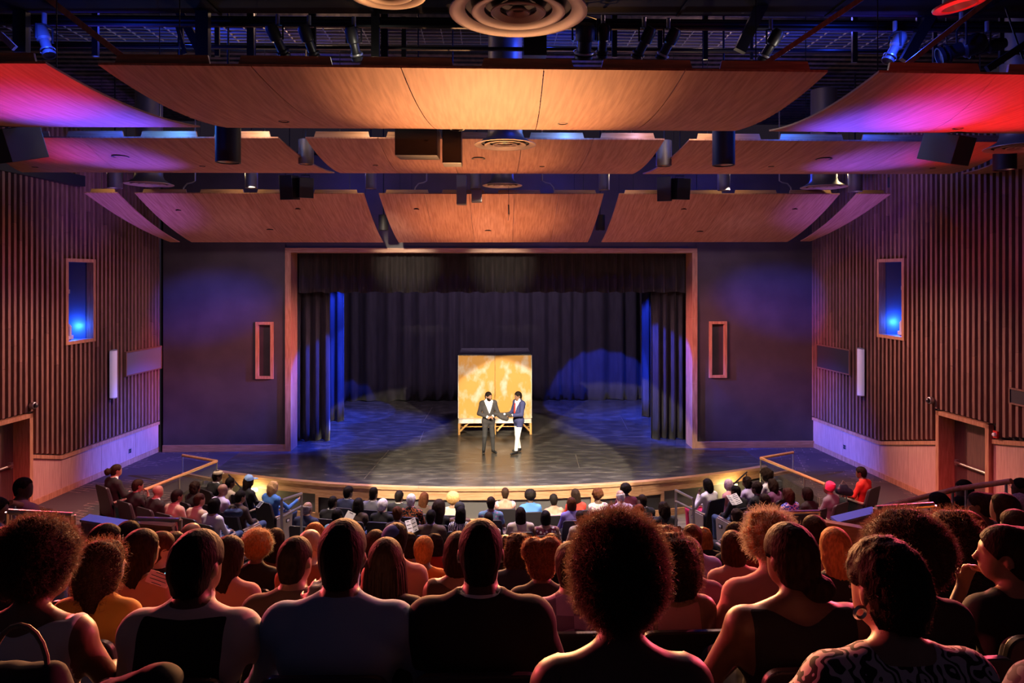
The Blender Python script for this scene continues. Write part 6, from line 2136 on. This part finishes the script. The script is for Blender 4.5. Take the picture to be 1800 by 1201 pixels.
TGT = Vector((0.35, 19.4, 0))
ROWZ = {}
people = []
for r, o in A:
    desc, px, py, Y, sec, hair, hcol, skin, style, top = r
    turn_o = math.radians(o.get('turn', 0))
    wp = P(px, py, Y)
    ang = math.atan2(TGT.x - wp.x, TGT.y - wp.y)
    frac = {'F': 0.4, 'L': 0.62, 'S': 0.62, 'R': 0.35}[sec]
    rz = -ang * frac
    turn = -ang * (1 - frac) + turn_o
    near = Y < 3.2
    h = 0.012 if near else (0.017 if Y < 5.2 else 0.023)
    hh = 0.009 if near else (0.012 if Y < 6 else 0.016)
    fem = bool(o.get('fem'))
    me, tb = body(style, turn, o.get('wide', 1.0 if not fem else 0.94), o.get('fat', 0.0), fem, o.get('arms', 'lap'), h, 0.0, o.get('wr', 0.0))
    hc = Vector(SEATED['head'])
    hs = o.get('hs', 1.0)
    ht = HEADTOP
    hme = None
    if hair:
        hme, ht = hair_mesh(hair, hh, o.get('seed', 0.0), o.get('R', 0.15), o.get('ez', 0.96))
        ht *= hs
    topz = hc.z + ht
    if o.get('hat'):
        topz = hc.z + (0.155 if o['hat'][0] == 'cap' else 0.135)
    # keep the feet on the row's floor by a small change of size
    if sec == 'R':
        fl = row_floor(Y)
        Y = 1.8 + 0.9 * round((Y - 1.8) / 0.9) if Y > 3 else Y
        wp = P(px, py, Y)
        sc = (wp.z - fl) / topz
        sc = min(1.10, max(0.94, sc))
    else:
        sc = 1.0
        fl = wp.z - topz
    off = Matrix.Rotation(rz, 3, 'Z') @ (Vector((hc.x, hc.y, topz)) * sc)
    loc = wp - off
    p = bpy.data.objects.new('person', me)
    COL.objects.link(p)
    p.location = loc
    p.rotation_euler = (0, 0, rz)
    p.scale = (sc, sc, sc)
    tcol = K[top]
    over = None
    if style == 'suit':
        over, tcol = K[top], K['white'] if top not in ('brown', 'maroon') else K['offwhite']
    if style == 'vest':
        over = K[o['over']]
    pat = o.get('pat')
    low = K[o.get('low', 'black' if (px % 3) else 'jeans')]
    pm = person_mat(skin, tcol, low, over, pat)
    if me.materials:
        p.material_slots[0].link = 'OBJECT'
        p.material_slots[0].material = pm
    else:
        me.materials.append(None)
        p.material_slots[0].link = 'OBJECT'
        p.material_slots[0].material = pm
    tag(p, desc, 'person', 'seated audience members')
    if hme is not None:
        hm = hair_mat(hcol)
        ho = bpy.data.objects.new('hair', hme)
        COL.objects.link(ho)
        if not hme.materials:
            hme.materials.append(None)
        ho.material_slots[0].link = 'OBJECT'
        ho.material_slots[0].material = hm
        ho.parent = p
        ho.location = hc
        ho.rotation_euler = (0, 0, tb)
        ho.scale = (hs, hs, hs)
        if o.get('fuzz'):
            cnt, ln, wd = o['fuzz']
            fm = fuzz_mesh(hair, hh, o.get('seed', 0.0), o.get('R', 0.15), o.get('ez', 0.96), cnt, ln, wd)
            fm.materials.append(rim_strand_mat(hcol))
            fo = bpy.data.objects.new('hair_strands', fm)
            COL.objects.link(fo)
            fo.parent = ho
            fo['kind'] = 'stuff'
    if o.get('hat'):
        hat_parts(o['hat'][0], p, hc, tb, K[o['hat'][1]])
    if o.get('glasses'):
        glasses(p, hc, tb)
    # the seat under this person
    place_seat(loc, rz, 'dark seat of ' + desc.replace('the ', ''), o.get('end', 0))
    people.append((desc, px, py, Y, sec, loc.copy(), sc))
for s in PROTO_SEATS:
    for c in list(s.children):
        for g in list(c.children):
            bpy.data.objects.remove(g)
        bpy.data.objects.remove(c)
    bpy.data.objects.remove(s)

# ---- floors under the seats
for k in range(0, 10):
    Yk = 1.8 + 0.9 * k
    z = 3.03 - 0.33 * k
    lo_y, hi_y = Yk - 0.40, Yk + 0.50
    hw = 9.5 if k < 7 else 9.6
    struct('floor_riser', MB().box((0, (lo_y + hi_y) / 2, z - 0.18), (2 * hw, hi_y - lo_y, 0.34)), M['concrete'], f'carpeted seating step number {k + 1} from the camera')
zs = {}
for pdat in people:
    if pdat[4] == 'R':
        lc = pdat[5]
        fl = row_floor(pdat[3])
        if lc.z - fl > 0.03:
            zs.setdefault('R', []).append(MB().box((lc.x, lc.y, (lc.z + fl) / 2 - 0.006), (0.62, 0.80, lc.z - fl - 0.008)))
    if pdat[4] in ('L', 'S', 'F'):
        lc = pdat[5]
        if lc.z > -0.86:
            st = MB().box((lc.x, lc.y, (lc.z - 0.9) / 2 - 0.004), (0.66, 0.90, lc.z + 0.9 - 0.008))
            zs.setdefault(pdat[4], []).append(st)
for sec, lst in zs.items():
    big = MB()
    for st in lst:
        n0 = len(big.v)
        big.v += st.v
        big.f += [tuple(i + n0 for i in f) for f in st.f]
    struct('floor_platform', big, M['concrete'], {'L': 'stepped seating platform of the left block', 'S': 'stepped seating platform of the right block', 'F': 'stepped seating platform of the centre block', 'R': 'low raised plinths under the outer rear seats'}[sec])


# ================================================================== TWO PEOPLE ON STAGE
STAND = dict(pelvis=(0, 0.0, 0.94), belly=(0, 0.0, 1.10), chest=(0, -0.01, 1.28), neck=(0, -0.03, 1.465), head=(0, 0.02, 1.625),
             sh=0.178, shz=1.435, shy=-0.02, elbow=(0.26, -0.02, 1.14), wrist=(0.08, 0.20, 1.06), hip=(0.085, 0.0, 0.90), knee=(0.10, 0.03, 0.50), ankle=(0.11, 0.0, 0.09), toe=(0.14, 0.17, 0.04))


def stage_person(px, py, rz, turn, pitch, arms, legs, style, skin, cols, hair, label, beard=False, tie=None, low=None):
    J = dict(STAND)
    J.update(legs)
    me = make_body(J, style, 0.011, yaw=turn, pitch=pitch, wide=1.03, arms=arms, wrinkle=0.0015, fine=True)
    loc = PZ(px, py, 0)
    p = link_mesh('person', me, person_mat(skin, cols[0], cols[1], cols[2], None, (0.008, 0.008, 0.009)))
    p.location = loc
    p.rotation_euler = (0, 0, rz)
    tag(p, label, 'person', 'two people on the stage')
    hc = Vector(J['head'])
    hme, _ = hair_mesh(hair, 0.009)
    for nm, m2 in (('hair', hme),) + ((('beard', hair_mesh('beard', 0.007)[0]),) if beard else ()):
        ho = bpy.data.objects.new(nm, m2)
        COL.objects.link(ho)
        if not m2.materials:
            m2.materials.append(None)
        ho.material_slots[0].link = 'OBJECT'
        ho.material_slots[0].material = hair_mat('black')
        ho.parent = p
        ho.location = hc
        ho.rotation_euler = (pitch, 0, turn)
    for s in (-1, 1):
        eo = MB().lathe([(0.001, -0.010), (0.008, -0.006), (0.010, 0.0), (0.008, 0.006), (0.001, 0.010)], (s * 0.032, 0.083, 0.006), 12).build('eye', M['ink'], p, smooth=True, world=False)
        eo.location = hc
        eo.rotation_euler = (pitch, 0, turn)
    if tie:
        MB().prism([(-0.02, 0.115, 1.43), (0.02, 0.115, 1.43), (0.032, 0.135, 1.16), (0, 0.138, 1.12), (-0.032, 0.135, 1.16)], (0, 0.008, 0)).build('tie', tie, p, world=False)
    return p


SUIT_ST = dict(sleeve=0.60, cb=1.545, cf=1.49, waist=1.0, over=dict(sleeve=0.565, cb=1.525, cf=1.49, vneck=(1.14, 0.36), hem=0.74, skirt=0.76, thick=0.016))
stage_person(858.5, 797, PI + math.radians(14), math.radians(22), -0.12,
             {1: ((0.275, 0.0, 1.15), (0.065, 0.215, 1.07), (-0.9, 0.5, 0.0), 0.5), -1: ((-0.275, 0.0, 1.15), (-0.055, 0.225, 1.08), (0.9, 0.5, 0.0), 0.5)},
             dict(knee=(0.115, 0.03, 0.50), ankle=(0.135, 0.0, 0.09), toe=(0.185, 0.16, 0.04)), SUIT_ST, 3, ((0.75, 0.74, 0.72), (0.020, 0.020, 0.022), (0.026, 0.024, 0.026)), 'short',
             'standing person in dark grey suit with clasped hands on stage', beard=True)
M['redtie'] = mat('red_tie', (0.5, 0.03, 0.02), 0.6)
stage_person(911.5, 796, PI - math.radians(58), math.radians(-8), -0.08,
             {1: ((0.24, 0.06, 1.13), (0.10, 0.32, 1.10), (-0.2, 1, 0.0), 0.7), -1: ((-0.24, 0.06, 1.13), (-0.09, 0.33, 1.12), (0.2, 1, 0.0), 0.7)},
             dict(knee_l=(-0.10, 0.10, 0.50), ankle_l=(-0.11, 0.16, 0.09), toe_l=(-0.14, 0.34, 0.04), hip_l=(-0.085, 0.0, 0.90), knee_r=(0.10, -0.02, 0.50), ankle_r=(0.11, -0.10, 0.09), toe_r=(0.15, 0.08, 0.04), hip_r=(0.085, 0.0, 0.90)),
             SUIT_ST, 2, ((0.75, 0.74, 0.76), (0.72, 0.70, 0.68), (0.022, 0.026, 0.085)), 'short',
             'standing person in navy blazer and white trousers on stage', tie=M['redtie'])
# folded dark garment held out between them
gl = P(883, 731, 19.25)
F = Field((-0.30, -0.16, -0.20), (0.30, 0.16, 0.18), 0.011)
F.seg((-0.20, 0, 0.04), (0.17, 0, 0.05), 0.045, 0.05, 0.04)
F.seg((-0.10, 0, 0.0), (0.12, -0.02, -0.08), 0.05, 0.06, 0.05)
F.seg((0.10, -0.03, -0.09), (-0.05, -0.03, -0.05), 0.05, 0.04, 0.04)
F.seg((0.16, 0.0, 0.05), (0.24, 0.0, 0.0), 0.04, 0.05, 0.04)
x, y, z = F.ax[0][:, None, None], F.ax[1][None, :, None], F.ax[2][None, None, :]
gp, q = surface(F.D + 0.010 * noise3(x, y, z, 45), F.lo, F.h)
g = empty('folded_garment', gl)
tag(g, 'dark folded garment with a white emblem, held between the two', 'garment')
o = link_mesh('cloth', np_mesh('cloth', gp * F.h + F.lo, q), mat('charcoal_cloth', (0.020, 0.018, 0.020), 0.8), g, world=False)
MB().lathe([(0.001, 0.0), (0.028, 0.0), (0.028, 0.006), (0.001, 0.008)], (0.06, -0.062, 0.055), 14, (0, -1, 0.6)).build('emblem', M['white'], g, world=False)


# ================================================================== THINGS PEOPLE HOLD
def booklet(px, py, Y, w_, h_, label, rx, ry, rz, open_=True, paper=None, lines=6):
    e = empty('programme_booklet' if open_ else 'paper_sheet', P(px, py, Y))
    e.rotation_euler = (rx, ry, rz)
    tag(e, label, 'booklet')
    paper = paper or M['paper']
    leaves = ((-1, 0.25), (1, -0.25)) if open_ else ((0, 0.0),)
    for s, t in leaves:
        R = Matrix.Rotation(t, 3, 'Y')
        ww = w_ / 2 if open_ else w_
        c = Vector((s * ww / 2, 0, 0.0))
        c = R @ c
        o = MB().box(c, (ww, h_, 0.003), R).build('page', paper, e, world=False)
        for k in range(lines):
            yy = h_ * (0.40 - 0.8 * k / max(1, lines - 1))
            ln = ww * (0.75 if k % 3 else 0.45)
            MB().box(c + R @ Vector((0, yy, 0.0026)), (ln, h_ * 0.05, 0.001), R).build('print_line', M['ink'], o, world=False)
    return e


booklet(1289, 879, 13.45, 0.30, 0.22, 'open white printed programme held by the dark jacketed reader', 0.75, 0.0, 0.5)
booklet(613, 911, 12.75, 0.17, 0.24, 'white folded paper held in third row left', 0.9, 0.3, -0.3, open_=False, lines=2)
booklet(724, 925, 12.6, 0.20, 0.26, 'white leaflet with black print on a lap', 0.8, -0.3, 0.2, open_=True, lines=4)
M['pinkpaper'] = mat('pink_card', (0.62, 0.22, 0.26), 0.6)
booklet(279, 1018, 3.25, 0.105, 0.055, 'pink printed card held above the mustard yellow top', 1.1, 0.35, 0.0, open_=False, paper=M['pinkpaper'], lines=4)
ph = empty('phone', P(304, 1004, 4.0))
tag(ph, 'glowing cyan phone screen in the left rear block', 'phone')
ph.rotation_euler = (0.7, 0.2, -0.3)
MB().box((0, 0, 0), (0.075, 0.15, 0.008)).build('case', M['blackplastic'], ph, world=False)
MB().box((0, 0, 0.005), (0.066, 0.135, 0.002)).build('screen', mat('lit_screen', (0.1, 0.3, 0.4), 0.3, emit=(0.15, 0.75, 1.0), es=1.6), ph, world=False)
ph2 = empty('phone', P(457, 887, 13.3))
tag(ph2, 'white phone held by the brown shirted person', 'phone')
ph2.rotation_euler = (0.6, 0.1, -0.5)
MB().box((0, 0, 0), (0.075, 0.15, 0.010)).build('case', M['white'], ph2, world=False)
MB().box((0, 0, 0.006), (0.066, 0.135, 0.002)).build('screen', M['ink'], ph2, world=False)


def lump(name, px, py, Y, segs, m, label, cat, h=0.014, amp=0.008, extra=None):
    lo = np.min([np.minimum(s[0], s[1]) - np.max(s[2:4]) for s in segs], 0) - 0.05
    hi = np.max([np.maximum(s[0], s[1]) + np.max(s[2:4]) for s in segs], 0) + 0.05
    F = Field(lo, hi, h)
    for s in segs:
        F.seg(s[0], s[1], s[2], s[3], 0.05)
    x, y, z = F.ax[0][:, None, None], F.ax[1][None, :, None], F.ax[2][None, None, :]
    gp, q = surface(F.D + amp * noise3(x, y, z, 40), F.lo, F.h)
    e = empty(name, P(px, py, Y))
    tag(e, label, cat)
    link_mesh('body', np_mesh(name, gp * F.h + F.lo, q), m, e, world=False)
    if extra:
        for nm, pts, r, mm in extra:
            MB().tube(pts, r, 8).build(nm, mm, e, smooth=True, world=False)
    return e


DK = mat('dark_coat_cloth', (0.012, 0.010, 0.012), 0.85)
arch = [(-0.10 + 0.085 * math.cos(t_), 0, 0.0 + 0.14 * math.sin(t_)) for t_ in [PI * i / 10 for i in range(11)]]
lump('handbag', 52, 1190, 2.15, [((-0.12, 0, -0.12), (0.06, 0, -0.12), 0.09, 0.09), ((-0.12, 0, -0.02), (0.05, 0, -0.02), 0.06, 0.06)], DK, 'dark bag with arched handle over a seat, lower left', 'bag',
     extra=[('handle', [(q[0] + 0.07, q[1], q[2] + 0.02) for q in arch], 0.008, M['khakistrap'] if 'khakistrap' in M else mat('tan_strap', (0.16, 0.10, 0.06), 0.6))])
lump('coat', 215, 1222, 2.25, [((-0.16, 0, -0.06), (0.12, 0, 0.03), 0.06, 0.07), ((-0.18, 0.0, -0.20), (0.16, 0, -0.14), 0.09, 0.10)], DK, 'dark coat draped over the seat before the black vest', 'coat')
lump('handbag', 410, 899, 12.15, [((-0.10, 0, -0.03), (0.10, 0, -0.03), 0.07, 0.07)], mat('sequin_bag', (0.03, 0.05, 0.12), 0.25, metal=0.6, bump=0.6, bscale=120), 'sparkling dark blue bag on the lap beside bright white top', 'bag',
     extra=[('handle', [(-0.08, 0, 0.02), (-0.04, 0, 0.09), (0.04, 0, 0.09), (0.08, 0, 0.02)], 0.008, M['blackplastic'])])
lump('handbag', 1482, 857, 14.0, [((-0.08, 0, -0.06), (0.12, 0, -0.10), 0.09, 0.09), ((-0.06, 0, 0.02), (0.06, 0, 0.0), 0.05, 0.05)], mat('navy_bag', (0.012, 0.014, 0.03), 0.4), 'dark blue bag on the lap of the red shirted person', 'bag',
     extra=[('handle', [(-0.06, 0, 0.04), (0.0, 0, 0.14), (0.08, 0, 0.06)], 0.010, M['alu'])])

# earring of the person in the brushstroke top
for pobj in [q for q in COL.objects if q.get('label', '').startswith('person in black and white brushstroke')]:
    hc = Vector(SEATED['head'])
    ro = [c for c in pobj.children if c.name.startswith('hair')][0].rotation_euler.copy()
    o = MB().lathe([(0.016, -0.006), (0.022, 0.0), (0.016, 0.006), (0.010, 0.0), (0.016, -0.006)], (-0.088, 0.0, -0.060), 18, (0.2, 1, 0.1)).build('earring', M['chrome'], pobj, smooth=True, world=False)
    o.location = hc
    o.rotation_euler = ro

# thin black handrails of the corner steps, bent conduits above the far panels
for (a_, b_, lab) in (((402, 835), (425, 860), 'left'), ((1313, 830), (1289, 852), 'right')):
    q0, q1 = P(*a_, 16.6), P(*b_, 16.0)
    e = empty('stair_handrail', (q0.x, q0.y, -0.9))
    tag(e, f'thin black sloping handrail at the {lab} corner steps', 'handrail')
    MB().tube([q0, q1], 0.018, 8).build('rail', M['blackplastic'], e, smooth=True)
    for q in (q0.lerp(q1, 0.05), q0.lerp(q1, 0.95)):
        MB().tube([q, (q.x, q.y, -0.9)], 0.012, 6).build('post', M['blackplastic'], e)
for px, dr, lab in ((343, -1, 'bent pale conduit above left far panel'), (750, -1, 'bent pale conduit left of the far centre diffuser'), (953, 1, 'bent pale conduit right of the far centre diffuser'), (1370, 1, 'bent pale conduit above right far panel')):
    pts = [P(px, 300, 15.8), P(px, 318, 15.8), P(px + dr * 5, 321, 15.8), P(px + dr * 14, 323, 15.8), P(px + dr * 20, 330, 15.8), P(px + dr * 22, 340, 15.75)]
    pts = [Vector((pts[0].x, pts[0].y, 9.6))] + pts
    e = empty('conduit', pts[-1])
    tag(e, lab, 'conduit', 'bent conduits over the far panels')
    MB().tube(pts, 0.016, 8).build('pipe', M['trace'], e, smooth=True)
    MB().tube([pts[1], pts[1] + Vector((0, 0, 0.05))], 0.024, 8).build('coupling', M['alu'], e, smooth=True)
